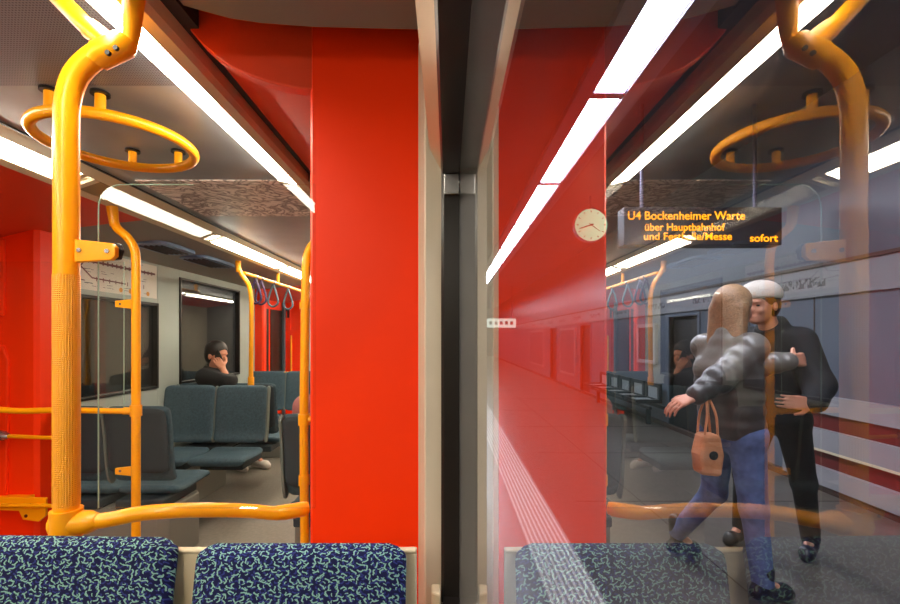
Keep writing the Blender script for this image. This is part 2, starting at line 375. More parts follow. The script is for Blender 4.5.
# opposite wall with two windows and two door bays
bm = bmesh.new(); X0, X1 = -2.50, -2.45
box(bm, X0, X1, 2.64, 2.70, 0, 2.02); box(bm, X0, X1, 2.70, 3.76, 0, .96); box(bm, X0, X1, 2.70, 3.76, 1.67, 2.02)
box(bm, X0, X1, 3.76, 4.06, 0, 2.02); box(bm, X0, X1, 4.06, 5.23, 0, .96); box(bm, X0, X1, 4.06, 5.23, 1.93, 2.02)
box(bm, X0, X1, 5.23, 5.65, 0, 2.02)
struct('wall_left', bm, M['greywall'], bev=0.003)
bm = bmesh.new(); box(bm, X0 - .15, X1 - .15, Y0, 1.3, 0, 2.02); struct('wall_left', bm, M['greywall'])
def window_left(n, y0, y1, z0, z1):
    o = struct('window_%d' % n, bx(-2.485, -2.475, y0 + .005, y1 - .005, z0 + .005, z1 - .005), M['dark_glass'])
    bm = bmesh.new(); t = .022
    box(bm, -2.49, -2.438, y0, y0 + t, z0, z1); box(bm, -2.49, -2.438, y1 - t, y1, z0, z1)
    box(bm, -2.49, -2.438, y0 + t, y1 - t, z0, z0 + t); box(bm, -2.49, -2.438, y0 + t, y1 - t, z1 - t, z1)
    f = fin('window_frame', bm, M['rubber'], bev=0.004); f.parent = o; return o
window_left(1, 2.70, 3.76, .96, 1.67)
window_left(2, 4.06, 5.23, .96, 1.93)

def door_bay(n, ya, yb):
    """opposite side door bay: red portal posts at both ends, red door wall with a dark door between"""
    X = -2.62
    o = struct('door_%d' % n, bx(X - .04, X, ya, yb, 0, 1.97), M['red'])
    for k, (a, b) in enumerate(((ya + .12, (ya + yb) / 2 - .04), ((ya + yb) / 2 + .04, yb - .12))):
        g = fin('door_glass', bx(X, X + .012, a, b, .45, 1.8), M['rubber'], bev=.004); g.parent = o
    return o
door_bay(1, 1.3, 2.54); door_bay(2, 5.9, 7.15)
def portal_post(ya, yb, xr=-2.345, zb=0.0):
    prof = [(-2.66, ya), (xr - .02, ya), (xr, ya + .02), (xr, yb), (-2.66, yb)]
    return struct('wall_left', prism_xy(bmesh.new(), prof, zb, 2.0), M['red'])
def post_front(px0, px1, Y):  # detail on the camera-facing side of a red post
    o = portal_post(Y, Y + .10)
    return o
for k, Yp in enumerate((2.54, 7.15)):
    o = post_front(0, 0, Yp)
    bm = bmesh.new(); box(bm, -2.64, -2.515, Yp - .022, Yp, 1.50, 1.94); q = fin('recess_panel', bm, M['red'], bev=.01); q.parent = o
    bm = bmesh.new(); box(bm, -2.62, -2.535, Yp - .03, Yp - .022, 1.70, 1.84)
    q = fin('recess_panel', bm, M['plat_red'], bev=.004); q.parent = o
    bm = bmesh.new(); box(bm, -2.585, -2.57, Yp - .038, Yp - .030, 1.65, 1.80); q = fin('recess_handle', bm, M['red'], bev=.003); q.parent = o
    bm = bmesh.new(); prism(bm, [(-2.65, .45), (-2.50, .45), (-2.49, 1.25), (-2.52, 1.34), (-2.65, 1.36)], Yp - .02, Yp); q = fin('recess_panel', bm, M['red'], bev=.01); q.parent = o
portal_post(5.65, 5.75)
struct('wall_left', bx(-2.66, -2.55, 7.25, Y1, 0, 2.0), M['greywall'])
struct('wall_far', bx(-2.6, 0, Y1, Y1 + .05, 0, 2.2), M['cove_grey'])
struct('wall_back', bx(-2.7, 0, Y0 - .05, Y0, 0, 2.26), M['cove_grey'])
# grey-blue jambs of the second door bay
struct('trim_7', bx(-2.60, -2.57, 5.92, 5.98, 0, 1.93), M['grey_blue'])
struct('trim_8', bx(-2.60, -2.57, 6.98, 7.05, 0, 1.93), M['grey_blue'])

# our side wall: window opening Y -1.4 .. .98, Z .80 .. 1.76 ; solid elsewhere
WY0, WY1, WZ0, WZ1 = -1.4, 0.985, 0.80, 1.752
bm = bmesh.new()
box(bm, 0, .06, Y0, WY0, 0, 2.2); box(bm, 0, .06, WY0, WY1, 0, WZ0); box(bm, 0, .06, WY0, WY1, WZ1, 2.2)
box(bm, 0, .06, WY1, 1.1, 0, 2.2); box(bm, 0, .06, 2.4, Y1, 0, 2.2); box(bm, 0, .06, 1.1, 2.4, 1.97, 2.2)
struct('wall_right', bm, M['frame_grey'])
# window reveal: light grey pillar between glass and red column
prof = [(-.040, 1.0), (-.074, 1.004), (-.078, 1.008), (-.096, 1.075), (-.096, 1.12), (0, 1.12), (0, 1.0)]
struct('trim_9', prism_xy(bmesh.new(), prof, 0, 2.08), M['frame_grey'])
# upper wall panel above the window (tan, tilted)
struct('trim_10', prism(bmesh.new(), [(0, 1.752), (-.040, 1.752), (-.066, 1.80), (-.075, 2.079), (0, 2.079)], Y0, 1.0), M['tan'])
# lower wall panel
struct('trim_11', prism(bmesh.new(), [(0, .0), (-.05, .0), (-.05, .77), (-.035, .80), (0, .80)], Y0, 1.0), M['frame_grey'])
# window: glass plus rubber seal
bm = bx(0.0, .006, WY0, WY1, WZ0, WZ1)
wn = struct('window_3', bm, [M['glass2'], M['clear']])
for p in wn.data.polygons:
    p.material_index = 0 if p.normal.x < -0.9 else 1
bm = bmesh.new()
prism(bm, [(0, 1.735), (-.036, 1.735), (-.040, 1.741), (-.040, 1.753), (0, 1.753)], WY0, WY1)
box(bm, -.036, 0, WY0, WY1, .80, .815)
prism_xy(bm, [(0, .980), (-.034, .984), (-.040, .990), (-.040, 1.001), (0, 1.001)], .80, 1.745)
f = fin('window_seal', bm, M['rubber']); f.parent = wn
bm = bmesh.new(); prism_xy(bm, [(-.041, .955), (-.060, .965), (-.062, .999), (-.041, .999)], .775, .835)
f = fin('seal_clip', bm, M['cream'], bev=.004); f.parent = wn
bm = bmesh.new(); prism_xy(bm, [(-.0005, .966), (-.034, .970), (-.034, .981), (-.0005, .979)], 1.69, 1.735)
f = fin('seal_clip', bm, M['steel'], bev=.002); f.parent = wn
# red column beside the window
prof = [(-.358, 1.09), (-.350, 1.08), (-.096, 1.08), (-.096, 1.20), (-.352, 1.20)]
struct('wall_right', prism_xy(bmesh.new(), prof, 0, 2.18), M['red'])
# door bay on our side
o = struct('door_3', bx(0.0, .04, 1.2, 2.4, 0, 1.97), M['red'])
for a, b in ((1.3, 1.76), (1.84, 2.3)):
    g = fin('door_glass', bx(-.012, 0, a, b, .5, 1.8), M['rubber'], bev=.004); g.parent = o
prof = [(-.34, 2.40), (-.096, 2.40), (-.096, 2.50), (-.34, 2.50)]
struct('wall_right', prism_xy(bmesh.new(), [(0, 2.40), (-.12, 2.40), (-.12, 2.5), (0, 2.5)], 0, 2.0), M['red'])

# ------------------------------------------------------------------ ceiling lights
segs = [(-2.55, -1.35), (-1.25, -.05), (0.05, 2.02), (2.10, 3.16), (3.28, 4.50), (4.62, 5.80), (5.92, 7.10), (7.22, 9.1)]
def strip(side, i, a, b):
    lit = not (i == 3)
    where = ['over the seats behind the viewer', 'over the window seats near the viewer', 'beside the ring handrail', 'beyond the ring handrail', 'above the facing slate seats',
             'above the hanging straps', 'above the far red door bay', 'at the far end of the car'][i]
    if side == 0:
        c = [(-.785, 2.084), (-.70, 2.066)]; sd = 'nearer the red column'
    else:
        c = [(-1.655, 2.112), (-1.76, 2.078)]; sd = 'on the map side'
    lab = ('lit white ceiling light strip %s %s' if lit else 'unlit cream ceiling light cover %s %s') % (where, sd)
    t = thing('ceiling_light', lab, 'ceiling light', ((c[0][0] + c[1][0]) / 2, (a + b) / 2, 2.1), group='ceiling light strips along the car')
    (xa, za), (xb, zb) = c
    if xa > xb: xa, za, xb, zb = xb, zb, xa, za
    e = .006
    part('diffuser', prism(bmesh.new(), [(xa + e, za), (xb - e, zb), (xb - e, max(za, zb) + .012), (xa + e, max(za, zb) + .012)], a + .01, b - .01), M['lamp_car'] if lit else M['lamp_off'], t)
    part('light_housing', prism(bmesh.new(), [(xa + .004, max(za, zb) + .013), (xb - .004, max(za, zb) + .013), (xb - .004, max(za, zb) + .03), (xa + .004, max(za, zb) + .03)], a, b), M['cream'], t)
    for q, r_ in ((a - .02, a + .01), (b - .01, b + .02)):
        part('end_cap', prism(bmesh.new(), [(xa + .002, za - .001), (xb - .002, zb - .001), (xb - .002, zb + .012), (xa + .002, za + .012)], q, r_), M['cream'], t)
for i, (a, b) in enumerate(segs):
    strip(0, i, a, b); strip(1, i, a, b)
bm = bmesh.new(); box(bm, -.655, -.632, 2.02, 2.16, 2.085, 2.124)
tag(fin('ceiling_speaker', bm, M['steel'], bev=.004), 'small grey metal box in the dark ceiling slot beside the red column', 'fitting')

# ------------------------------------------------------------------ ring handrail
RC = Vector((-1.178, 1.575, 2.06)); RR = .231
t = thing('ring_handrail', 'round orange-yellow ring handrail hung from the car ceiling by four stubs', 'handrail', (RC.x, RC.y, 2.125))
part('ring', T([RC + Vector((RR * math.cos(a), RR * math.sin(a), 0)) for a in (2 * math.pi * k / 64 for k in range(64))], .0175, closed=True), M['yellow'], t, smooth=True)
for a in (-65, -100, 70, 115):
    p = RC + Vector((RR * math.cos(math.radians(a)), RR * math.sin(math.radians(a)), 0))
    s = part('stub', T([p + Vector((0, 0, -.014)), Vector((p.x, p.y, 2.122))], .0145), M['yellow'], t, smooth=True)
    sub('flange', D((p.x, p.y, 2.121), (0, 0, 1), .026, .008), M['rubber'], s, t)

# ------------------------------------------------------------------ big pole with its bar and glass screen
PX, PY, PR = at(66.5, 0, .93).x, .93, .0225
t = thing('grab_pole', 'thick orange-yellow grab pole with knurled sleeve behind the left patterned seat', 'grab pole', (PX, PY, 0))
zb = lambda y, Y=PY: CZ - (y - VY) * Y / F
part('lower_tube', T([(PX, PY, 0.0), (PX, PY, zb(505))], PR), M['yellow'], t, smooth=True)
part('grip_sleeve', T([(PX, PY, zb(505)), (PX, PY, zb(275))], PR + .0008, seg=32), M['knurl'], t, smooth=True)
up = [at(66.5, 275, PY), at(66.5, 200, PY), at(66.5, 130, PY), at(68, 100, PY), at(76, 76, PY), at(92, 59, PY), at(112, 48, PY)]
part('upper_tube', T(catmull(up, 8), PR), M['yellow'], t, smooth=True)
c = part('clamp', T([at(96, 62, PY), at(101, 55, PY - .002), at(124, 44, PY - .002), at(128, 40, PY)], [.021, .0265, .0265, .020]), M['yellow'], t, smooth=True)
for q in ((108, 53), (116, 48)):
    sub('bolt', D(at(q[0], q[1], PY - .028), (0, 1, 0), .005, .006, 12), M['black'], c, t)
part('ceiling_tube', T([at(112, 46, PY + .012), at(84, 24, PY + .012), at(58, -3, PY + .012), at(44, -18, PY + .012)], [.018, .018, .018, .018]), M['yellow'], t, smooth=True)
part('ceiling_collar', T([at(90, 29, PY + .012), at(98, 35, PY + .012), at(110, 45, PY + .012)], .0215), M['yellow'], t, smooth=True)
part('ceiling_tube', T([at(129, 52, PY + .005), at(132, 30, PY), at(134, -8, PY - .02), at(134, -29, PY - .02)], [.012, .016, .021, .022]), M['yellow'], t, smooth=True)
part('socket', T([(PX, PY, zb(537)), (PX, PY, zb(509))], PR + .006), M['yellow'], t, smooth=True)
bm = bmesh.new(); Yb = PY - .012
prism(bm, [(at(74, 0, Yb).x, zb(239, Yb)), (at(112, 0, Yb).x, zb(243, Yb)), (at(115, 0, Yb).x, zb(247, Yb)), (at(115, 0, Yb).x, zb(256, Yb)), (at(110, 0, Yb).x, zb(260, Yb)), (at(74, 0, Yb).x, zb(262, Yb))], Yb, Yb + .012)
b_ = part('screen_bracket', bm, M['yellow'], t, bev=.002)
for q in ((79, 250), (107, 251)):
    sub('screw', D(at(q[0], q[1], Yb - .001), (0, 1, 0), .0045, .004, 12), M['steel'], b_, t)
Yb2 = Yb + .012
sub('rubber_pad', prism(bmesh.new(), [(at(98, 0, Yb2).x, zb(242, Yb2)), (at(118, 0, Yb2).x, zb(243, Yb2)), (at(121, 0, Yb2).x, zb(250, Yb2)), (at(118, 0, Yb2).x, zb(259, Yb2)), (at(98, 0, Yb2).x, zb(261, Yb2))], Yb2, Yb2 + .012), M['rubber'], b_, t, bev=.002)
# bar from pole to column
bar = [(66, 523, .93), (90, 522, .935), (112, 519, .94), (140, 513.5, .95), (180, 510.5, .97), (220, 510, 1.0), (250, 511, 1.03), (275, 513, 1.06), (292, 511, 1.09), (307, 508, 1.115)]
t = thing('safety_bar', 'curved orange-yellow horizontal bar running from thick grab pole to red column', 'handrail', at(66, 523, .93))
part('rail', T(catmull([at(*p) for p in bar], 6), .0155), M['yellow'], t, smooth=True)
part('elbow_sleeve', T([at(56, 524, .93), at(66, 523, .93), at(90, 522, .935), at(98, 521, .937)], [.024, .0255, .023, .0165]), M['yellow'], t, smooth=True)
part('end_flange', T([at(276, 513, 1.062), at(286, 512, 1.075), at(304, 509, 1.11)], [.0165, .0175, .0175]), M['yellow'], t, smooth=True)
# glass screen between pole and column
ys = .945
gx0, gx1 = at(97, 0, ys).x, -.305
zt, zbm = CZ + (VY - 184) * ys / F, 1.022
r = .05; arc = [(gx0 + r - r * math.sin(a), zt - r + r * math.cos(a)) for a in (math.pi / 2 * k / 8 for k in range(9))]
prof = [(gx1, zbm), (gx1, zt)] + arc + [(gx0, zbm)]
t = thing('glass_screen', 'clear glass draught screen held by thick grab pole above the curved bar', 'glass screen', (gx0, ys, zbm))
o = part('pane', prism(bmesh.new(), prof, ys, ys + .008), [M['screen'], M['clear'], M['screen']], t)
for p in o.data.polygons: p.material_index = 0 if p.normal.y < -.9 else (1 if p.normal.y > .9 else 2)
part('polished_edge', T([(gx0, ys + .004, zbm)] + [(a_, ys + .004, b_2) for a_, b_2 in reversed(arc)] + [(gx0 + .2, ys + .004, zt)], .0014, seg=8), M['glass_edge'], t)

# ------------------------------------------------------------------ near seats, partition
def seat_shape(w, prof, th, rad, side_round=.03, taper=0.0, nu=20):
    """prof: list of (y,z) front line from top of backrest to bottom; returns closed cushion bmesh, thickness th to +y/-z side"""
    bm = bmesh.new()
    P = [Vector((0, y, z)) for y, z in prof]; P = catmull(P, 6); n = len(P)
    L = [0]
    for i in range(1, n): L.append(L[-1] + (P[i] - P[i - 1]).length)
    tot = L[-1]; G = []; H = []
    for i in range(n):
        tg = (P[min(i + 1, n - 1)] - P[max(i - 1, 0)]).normalized()
        nn = Vector((0, -tg.z, tg.y)) if True else None     # candidate normal
        if nn.y > 0 and abs(nn.y) > abs(nn.z): nn = -nn
        if abs(nn.z) >= abs(nn.y) and nn.z < 0: nn = -nn
        d = min(L[i], tot - L[i])
        ins = rad - math.sqrt(max(0, rad * rad - max(0, rad - d) ** 2))
        e = min(1, (d / .035)) if d < .035 else 1
        hw = w / 2 - ins
        g = []; h = []
        for k in range(nu + 1):
            u = -1 + 2 * k / nu
            u = math.sin(u * math.pi / 2)
            ed = (1 - abs(u) ** 10) ** .5 * math.sqrt(max(0.02, 1 - (1 - e) ** 2))
            x = u * hw
            c = P[i]
            g.append(bm.verts.new(c + nn * (th * .5 * (ed - 1)) + Vector((x, 0, 0))))
            h.append(bm.verts.new(c - nn * (th * .5 + th * .5 * ed) + Vector((x, 0, 0))))
        G.append(g); H.append(h)
    for i in range(n - 1):
        for k in range(nu):
            bm.faces.new((G[i][k], G[i + 1][k], G[i + 1][k + 1], G[i][k + 1]))
            bm.faces.new((H[i][k], H[i][k + 1], H[i + 1][k + 1], H[i + 1][k]))
        bm.faces.new((G[i][0], H[i][0], H[i + 1][0], G[i + 1][0])); bm.faces.new((G[i][nu], G[i + 1][nu], H[i + 1][nu], H[i][nu]))
    for k in range(nu):
        bm.faces.new((G[0][k], G[0][k + 1], H[0][k + 1], H[0][k])); bm.faces.new((G[-1][k], H[-1][k], H[-1][k + 1], G[-1][k + 1]))
    return bm
BACK = [(.0, .98), (-.012, .95), (-.03, .85), (-.045, .7), (-.06, .58), (-.09, .51)]
CUSH = [(-.07, .475), (-.15, .455), (-.3, .46), (-.42, .465), (-.46, .45), (-.475, .415)]
def move(bm, v): bmesh.ops.translate(bm, vec=Vector(v), verts=bm.verts); return bm
def patterned_seat(cx, label, dz, roll, w):
    t = thing('bus_seat', label, 'seat', (cx, .865, 0), group='patterned seats facing the viewer')
    a = fin('backrest', seat_shape(w, [(y, z + dz) for y, z in BACK], .05, .035), M['moquette'], smooth=True); a.parent = t; a.rotation_euler = (0, roll, 0)
    a = fin('seat_cushion', seat_shape(w, CUSH, .07, .05), M['moquette'], smooth=True); a.parent = t
    a = fin('seat_shell', move(bx(-w / 2 + .02, w / 2 - .02, -.42, -.06, .36, .383), (0, 0, 0)), M['shell'], bev=.008); a.parent = t
    a = fin('seat_support', bx(-w / 2 + .06, w / 2 - .06, -.34, -.02, .0, .36), M['cove_grey'], bev=.006); a.parent = t
    return t
patterned_seat((at(191, 0, .855).x + at(405, 0, .855).x) / 2, 'navy moquette seat with mint squiggles directly in front of red column', 0.006, 0.0, .408)
patterned_seat(at(174, 0, .855).x - .222, 'navy moquette seat with mint squiggles in front of the thick grab pole', .02, .012, .408)
t = thing('seat_partition', 'cream low partition panel behind the two patterned seats', 'partition', (-.55, .902, 0))
part('panel', bx(-1.0, -.087, .893, .905, 0, at(0, 553, .893).z), M['cream'], t, bev=.004)
part('edge_strip', bx(-1.0, -.087, .890, .906, at(0, 553, .893).z, at(0, 550, .89).z), M['cream'], t, bev=.003)

# ------------------------------------------------------------------ slate seats further down
def slate_proto():
    t = thing('slate_seat', 'x', 'seat', (0, 0, 0), group='slate blue seats down the car')
    w = .435
    for nme, bm, m in (('backrest', seat_shape(w, BACK, .035, .05), M['seat']), ('seat_cushion', seat_shape(w, CUSH, .05, .05), M['seat']),
                       ('seat_shell', None, M['shell'])):
        if bm is None:
            bm = seat_shape(w - .02, [(y + .040, z - .01) for y, z in BACK[:5]], .03, .05)
        a = fin(nme, bm, m, smooth=True); a.parent = t
    a = fin('side_frame', None or move(seat_shape(.02, [(y + .012, z - .004) for y, z in BACK], .05, .01, nu=4), (w / 2 + .002, 0, 0)), M['shell_light'], smooth=True); a.parent = t
    a = fin('seat_support', bx(-w / 2 + .05, w / 2 - .05, -.36, .0, .35, .405), M['shell'], bev=.01); a.parent = t
    return t
proto = slate_proto(); first = True
def place_seat(x, y, rz, label, cat='seat'):
    global first
    if first: r = proto; first = False
    else:
        r = proto.copy(); COL.objects.link(r)
        for ch in list(proto.children):
            c = ch.copy(); COL.objects.link(c); c.parent = r
    r.location = (x, y, 0); r.rotation_euler = (0, 0, rz); r['label'] = label; r['category'] = cat
    return r
PI = math.pi
SX = (-2.235, -1.79)
place_seat(SX[0], 3.86, 0, 'slate blue seat facing the viewer, in front of the person on the phone, window side')
place_seat(SX[1], 3.86, 0, 'slate blue seat facing the viewer, beside the aisle below the yellow strap pole')
place_seat(-2.262, 2.70, PI, 'dark slate seat seen from behind under the route map, window side')
place_seat(-1.878, 2.70, PI, 'dark slate seat seen from behind beside thin yellow pole, aisle side')
place_seat(SX[0], 4.06, PI, 'slate blue seat the person on the phone sits on, seen from behind')
place_seat(SX[1], 4.06, PI, 'slate blue seat beside the person on the phone, facing away')
place_seat(SX[0], 5.52, 0, 'far slate blue seat by the wall, against the second red door post')
place_seat(SX[1], 5.52, 0, 'far slate blue seat on the aisle, below the second yellow rail')
place_seat(-.70, 2.44, PI, 'black-backed seat half hidden by the red column, on the aisle')
place_seat(-.255, 2.50 + .06, PI, 'slate seat behind red column by our wall')
place_seat(-.70, 3.86, 0, 'slate seat on our side facing the viewer, hidden mostly by red column')

for (x0, x1, y0, y1, lb) in ((-2.44, -1.70, 2.66, 3.08, 'grey plinth under the dark seats seen from behind below the route map'), (-2.44, -2.12, 3.50, 4.30, 'grey plinth by the wall under the back-to-back slate seats'),
        (-2.44, -1.70, 5.18, 5.50, 'grey plinth under the far slate seats'), (-.88, -.05, 2.50, 2.90, 'grey plinth under the seats behind the red column'), (-.80, -.05, 3.48, 3.84, 'grey plinth under the slate seat beyond the red column')):
    tag(fin('seat_plinth', prism_xy(bmesh.new(), [(x0, y0), (x1 - .05, y0), (x1, y0 + .05), (x1, y1 - .05), (x1 - .05, y1), (x0, y1)], 0, .348), M['cove_grey'], bev=.01), lb, 'seat plinth')
for o_ in COL.objects:
    if o_.get('label', '').startswith('dark slate seat seen from behind'): o_.scale = (.88, 1, 1)
# ------------------------------------------------------------------ thin poles
def brk(t, px, py, Y, p0):
    bm = prism(bmesh.new(), [(at(px, 0, Y).x, at(0, py - 3, Y).z), (at(px + 18, 0, Y).x, at(0, py - 5, Y).z), (at(px + 18, 0, Y).x, at(0, py + 5, Y).z), (at(px, 0, Y).x, at(0, py + 3, Y).z)], Y - .008, Y + .008)
    b = part('screen_bracket', bm, M['yellow'], t, bev=.002)
    sub('screw', D(at(px + 4, py, Y - .009), (0, 1, 0), .006, .004, 10), M['steel'], b, t)
Yt = 2.36; tx = at(136, 0, Yt).x
t = thing('grab_pole', 'thin yellow grab pole in front of route map, bent at its top', 'grab pole', (tx, Yt, 0))
pts = [at(136, 0, Yt) * 1, at(136, 400, Yt), at(136, 300, Yt), at(136, 262, Yt), at(134, 248, Yt), at(127, 237, Yt), at(117, 228, Yt), at(113, 218, Yt)]
pts[0] = Vector((tx, Yt, 0))
part('tube', T(catmull(pts, 6), .0215), M['yellow'], t, smooth=True)
part('ceiling_foot', T([at(114.5, 226, Yt), at(112, 207, Yt)], [.022, .027]), M['yellow'], t, smooth=True)
part('joint_collar', T([at(136, 416, Yt), at(136, 405, Yt)], .028), M['yellow'], t, smooth=True)
brk(t, 116, 304, Yt, 0); brk(t, 116, 471, Yt, 0)
t2 = thing('safety_bar', 'thin yellow horizontal rail joining the map-side grab pole to the left red post', 'handrail', at(136, 411, Yt))
part('rail', T(catmull([at(133, 411, Yt), at(110, 411, Yt), at(60, 410, Yt), at(20, 411, Yt), at(-15, 408, Yt), at(-40, 404, Yt + .12)], 5), .0155), M['yellow'], t2, smooth=True)
part('elbow_sleeve', T([at(139, 411, Yt), at(124, 411, Yt)], .0195), M['yellow'], t2, smooth=True)
g0, g1, zt2, zb2 = -2.40, at(124, 0, Yt).x, at(0, 262, Yt).z, 1.02
t = thing('glass_screen', 'clear glass draught screen beside the thin pole near the route map', 'glass screen', (g0, Yt, zb2))
o = part('pane', bx(g0, g1, Yt - .004, Yt + .004, zb2, zt2), [M['screen'], M['clear'], M['screen']], t)
for p in o.data.polygons: p.material_index = 0 if p.normal.y < -.9 else (1 if p.normal.y > .9 else 2)
part('polished_edge', T([(g1, Yt, zb2), (g1, Yt, zt2)], .0022, seg=8), M['glass_edge'], t)
# small rails on left post
Yr = 2.45
t = thing('folding_rail', 'thin yellow rod with grey end fitting in front of left red post', 'rail', at(0, 437, Yr))
part('rod', T([at(4, 436, Yr), at(60, 438, Yr)], .0105), M['yellow'], t, smooth=True)
part('end_fitting', T([at(-24, 430, Yr), at(-6, 435, Yr), at(4, 436, Yr), at(9, 436, Yr)], [.02, .03, .026, .012]), M['steel'], t, smooth=True)
part('mount', T([at(-20, 431, Yr), at(-20, 431, Yr + .09)], .014), M['steel'], t, smooth=True)
t = thing('folding_rail', 'yellow double rod with perforated bracket low on left red post', 'rail', at(0, 505, Yr))
part('rod', T([at(-25, 505, Yr), at(60, 506, Yr)], .011), M['yellow'], t, smooth=True)
bm = bmesh.new(); prism(bm, [(at(-25, 0, Yr).x, at(0, 498, Yr).z), (at(43, 0, Yr).x, at(0, 499, Yr).z), (at(43, 0, Yr).x, at(0, 517, Yr).z), (at(36, 0, Yr).x, at(0, 523, Yr).z), (at(20, 0, Yr).x, at(0, 521, Yr).z), (at(16, 0, Yr).x, at(0, 512, Yr).z), (at(-25, 0, Yr).x, at(0, 511, Yr).z)], Yr + .015, Yr + .03)
b_ = part('bracket_plate', bm, M['yellow'], t, bev=.003)
part('mount', bx(at(-25, 0, Yr).x, at(20, 0, Yr).x, Yr + .03, 2.54, at(0, 510, Yr).z, at(0, 500, Yr).z), M['yellow'], t, bev=.003)
for q in ((8, 506), (26, 516), (30, 505)):
    sub('hole', D(at(q[0], q[1], Yr + .014), (0, 1, 0), .009, .004, 12), M['plat_red'], b_, t)
# our-side pole (px 306)
Yo = 2.22; ox = at(305.5, 0, Yo).x
t = thing('grab_pole', 'yellow grab pole against the left edge of red column, top curved over', 'grab pole', (ox, Yo, 0))
part('tube', T(catmull([(ox, Yo, 0), at(304, 440, Yo), at(305, 330, Yo), at(306, 270, Yo), at(308, 254, Yo), at(314, 244, Yo), at(326, 238, Yo), at(340, 232, Yo)], 6), .0215), M['yellow'], t, smooth=True)
part('ceiling_foot', T([at(338, 233, Yo), at(350, 205, Yo + .02)], [.022, .028]), M['yellow'], t, smooth=True)
part('joint_collar', T([at(304, 425, Yo), at(304, 414, Yo)], .028), M['yellow'], t, smooth=True)
part('joint_collar', T([at(305, 309, Yo), at(305, 302, Yo)], .026), M['yellow'], t, smooth=True)
part('joint_collar', T([at(304, 485, Yo), at(304, 475, Yo)], .026), M['yellow'], t, smooth=True)
part('rail', T([at(304, 419, Yo), at(322, 419, Yo), at(400, 419, Yo)], .0155), M['yellow'], t, smooth=True)
# strap rail pole
Ys = 3.96; sx = at(251, 0, Ys).x
t = thing('grab_pole', 'thin yellow pole behind the middle slate seats carrying the strap rail', 'grab pole', (sx, Ys, 0))
part('tube', T(catmull([(sx, Ys, .62), at(251, 370, Ys), at(251.5, 320, Ys), at(251, 296, Ys), at(248, 284, Ys), at(242, 275, Ys), at(238.5, 268, Ys)], 6), .019), M['yellow'], t, smooth=True)
part('ceiling_foot', T([at(238.5, 272, Ys), at(238, 261, Ys)], [.021, .024]), M['yellow'], t, smooth=True)
part('seat_socket', T([at(251, 386, Ys), at(251, 377, Ys)], .026), M['yellow'], t, smooth=True)
rx, rz_ = at(244, 273, Ys).x, at(244, 273, Ys).z
part('strap_rail', T([(rx, Ys, rz_), (rx, 5.62, rz_)], .016), M['yellow'], t, smooth=True)
for yy in (4.75, 5.55):
    part('ceiling_foot', T([(rx, yy, rz_), (rx, yy, 2.07)], .017), M['yellow'], t, smooth=True)
for k, (yy, cc, lb) in enumerate(((4.20, M['purple'], 'dark violet hanging strap nearest the strap rail pole'), (4.32, M['purple'], 'second dark violet hanging strap on the strap rail'),
                              (4.62, M['grey_blue'], 'grey-blue hanging strap in the middle of the strap rail'), (5.05, M['grey_blue'], 'grey-blue hanging strap furthest along the strap rail'))):
    s = thing('hanging_strap', lb, 'hanging strap', (rx, yy, rz_), group='hanging straps on the yellow rail')
    part('clip', T([(rx, yy - .016, rz_), (rx, yy + .016, rz_)], .021), M['steel'], s, smooth=True)
    part('loop', T(catmull([(rx, yy, rz_ - .02), (rx - .035, yy, rz_ - .12), (rx - .05, yy, rz_ - .21), (rx, yy, rz_ - .25), (rx + .05, yy, rz_ - .21), (rx + .035, yy, rz_ - .12), (rx, yy, rz_ - .02)], 5), .010), cc, s, smooth=True)
t = thing('safety_bar', 'far thin yellow rail above the far slate seats', 'handrail', (-2.3, 5.62, .92))
part('rail', T([(-2.36, 5.62, .985 - .04), (-1.55, 5.62, .985 - .04)], .016), M['yellow'], t, smooth=True)
part('post', T([(-1.55, 5.62, 0), (-1.55, 5.62, 2.05)], .018), M['yellow'], t, smooth=True)
t = thing('door_handrail', 'thin yellow rectangular rail loop on the far red door post', 'handrail', (-2.4, 7.1, 1.0))
part('rail', T([(-2.50, 7.10, .80), (-2.50, 7.10, 1.42)], .014), M['yellow'], t, smooth=True)
part('rail', T([(-2.50, 7.10, .80), (-1.6, 7.10, .80)], .014), M['yellow'], t, smooth=True)

# ------------------------------------------------------------------ vents, route map
for k, (a, b, lb) in enumerate(((3.05, 3.50, 'blue-grey oval air vent in the cove above the route map, nearer one'), (3.58, 4.15, 'blue-grey oval air vent in the cove above the phone person, farther one'))):
    t = thing('air_vent', lb, 'air vent', (-2.1, (a + b) / 2, 2.03), group='air vents in the opposite cove')
    def oval(s, z):
        cy, hy, cxx, hx = (a + b) / 2, (b - a) / 2 * s, -2.08, .13 * s
        return [(cxx + hx * (abs(math.cos(q)) ** .5) * (1 if math.cos(q) > 0 else -1), cy + hy * (abs(math.sin(q)) ** .5) * (1 if math.sin(q) > 0 else -1)) for q in (2 * PI * i / 32 for i in range(32))]
    part('vent_frame', prism_xy(bmesh.new(), oval(1, 0), 2.022, 2.045), M['vent'], t)
    bm = bmesh.new()
    for i in range(5): box(bm, -2.17 + i * .038, -2.155 + i * .038, a + .07, b - .07, 2.015, 2.0225)
    part('vent_slats', bm, M['shell'], t)
t = thing('route_map', 'white route map poster with brown lines above the left window', 'poster', (-2.447, 3.2, 1.85))
part('sheet', bx(-2.450, -2.446, 2.66, 3.74, 1.705, 1.975), M['paper'], t)
bm = bmesh.new()
def ln(y0, z0, y1, z1, w_):
    d = Vector((0, y1 - y0, z1 - z0)).normalized(); n = Vector((0, -d.z, d.y)) * w_ / 2
    a, b = Vector((-2.4455, y0, z0)), Vector((-2.4455, y1, z1))
    vs = [bm.verts.new(p) for p in (a - n, b - n, b + n, a + n)]; bm.faces.new(vs)
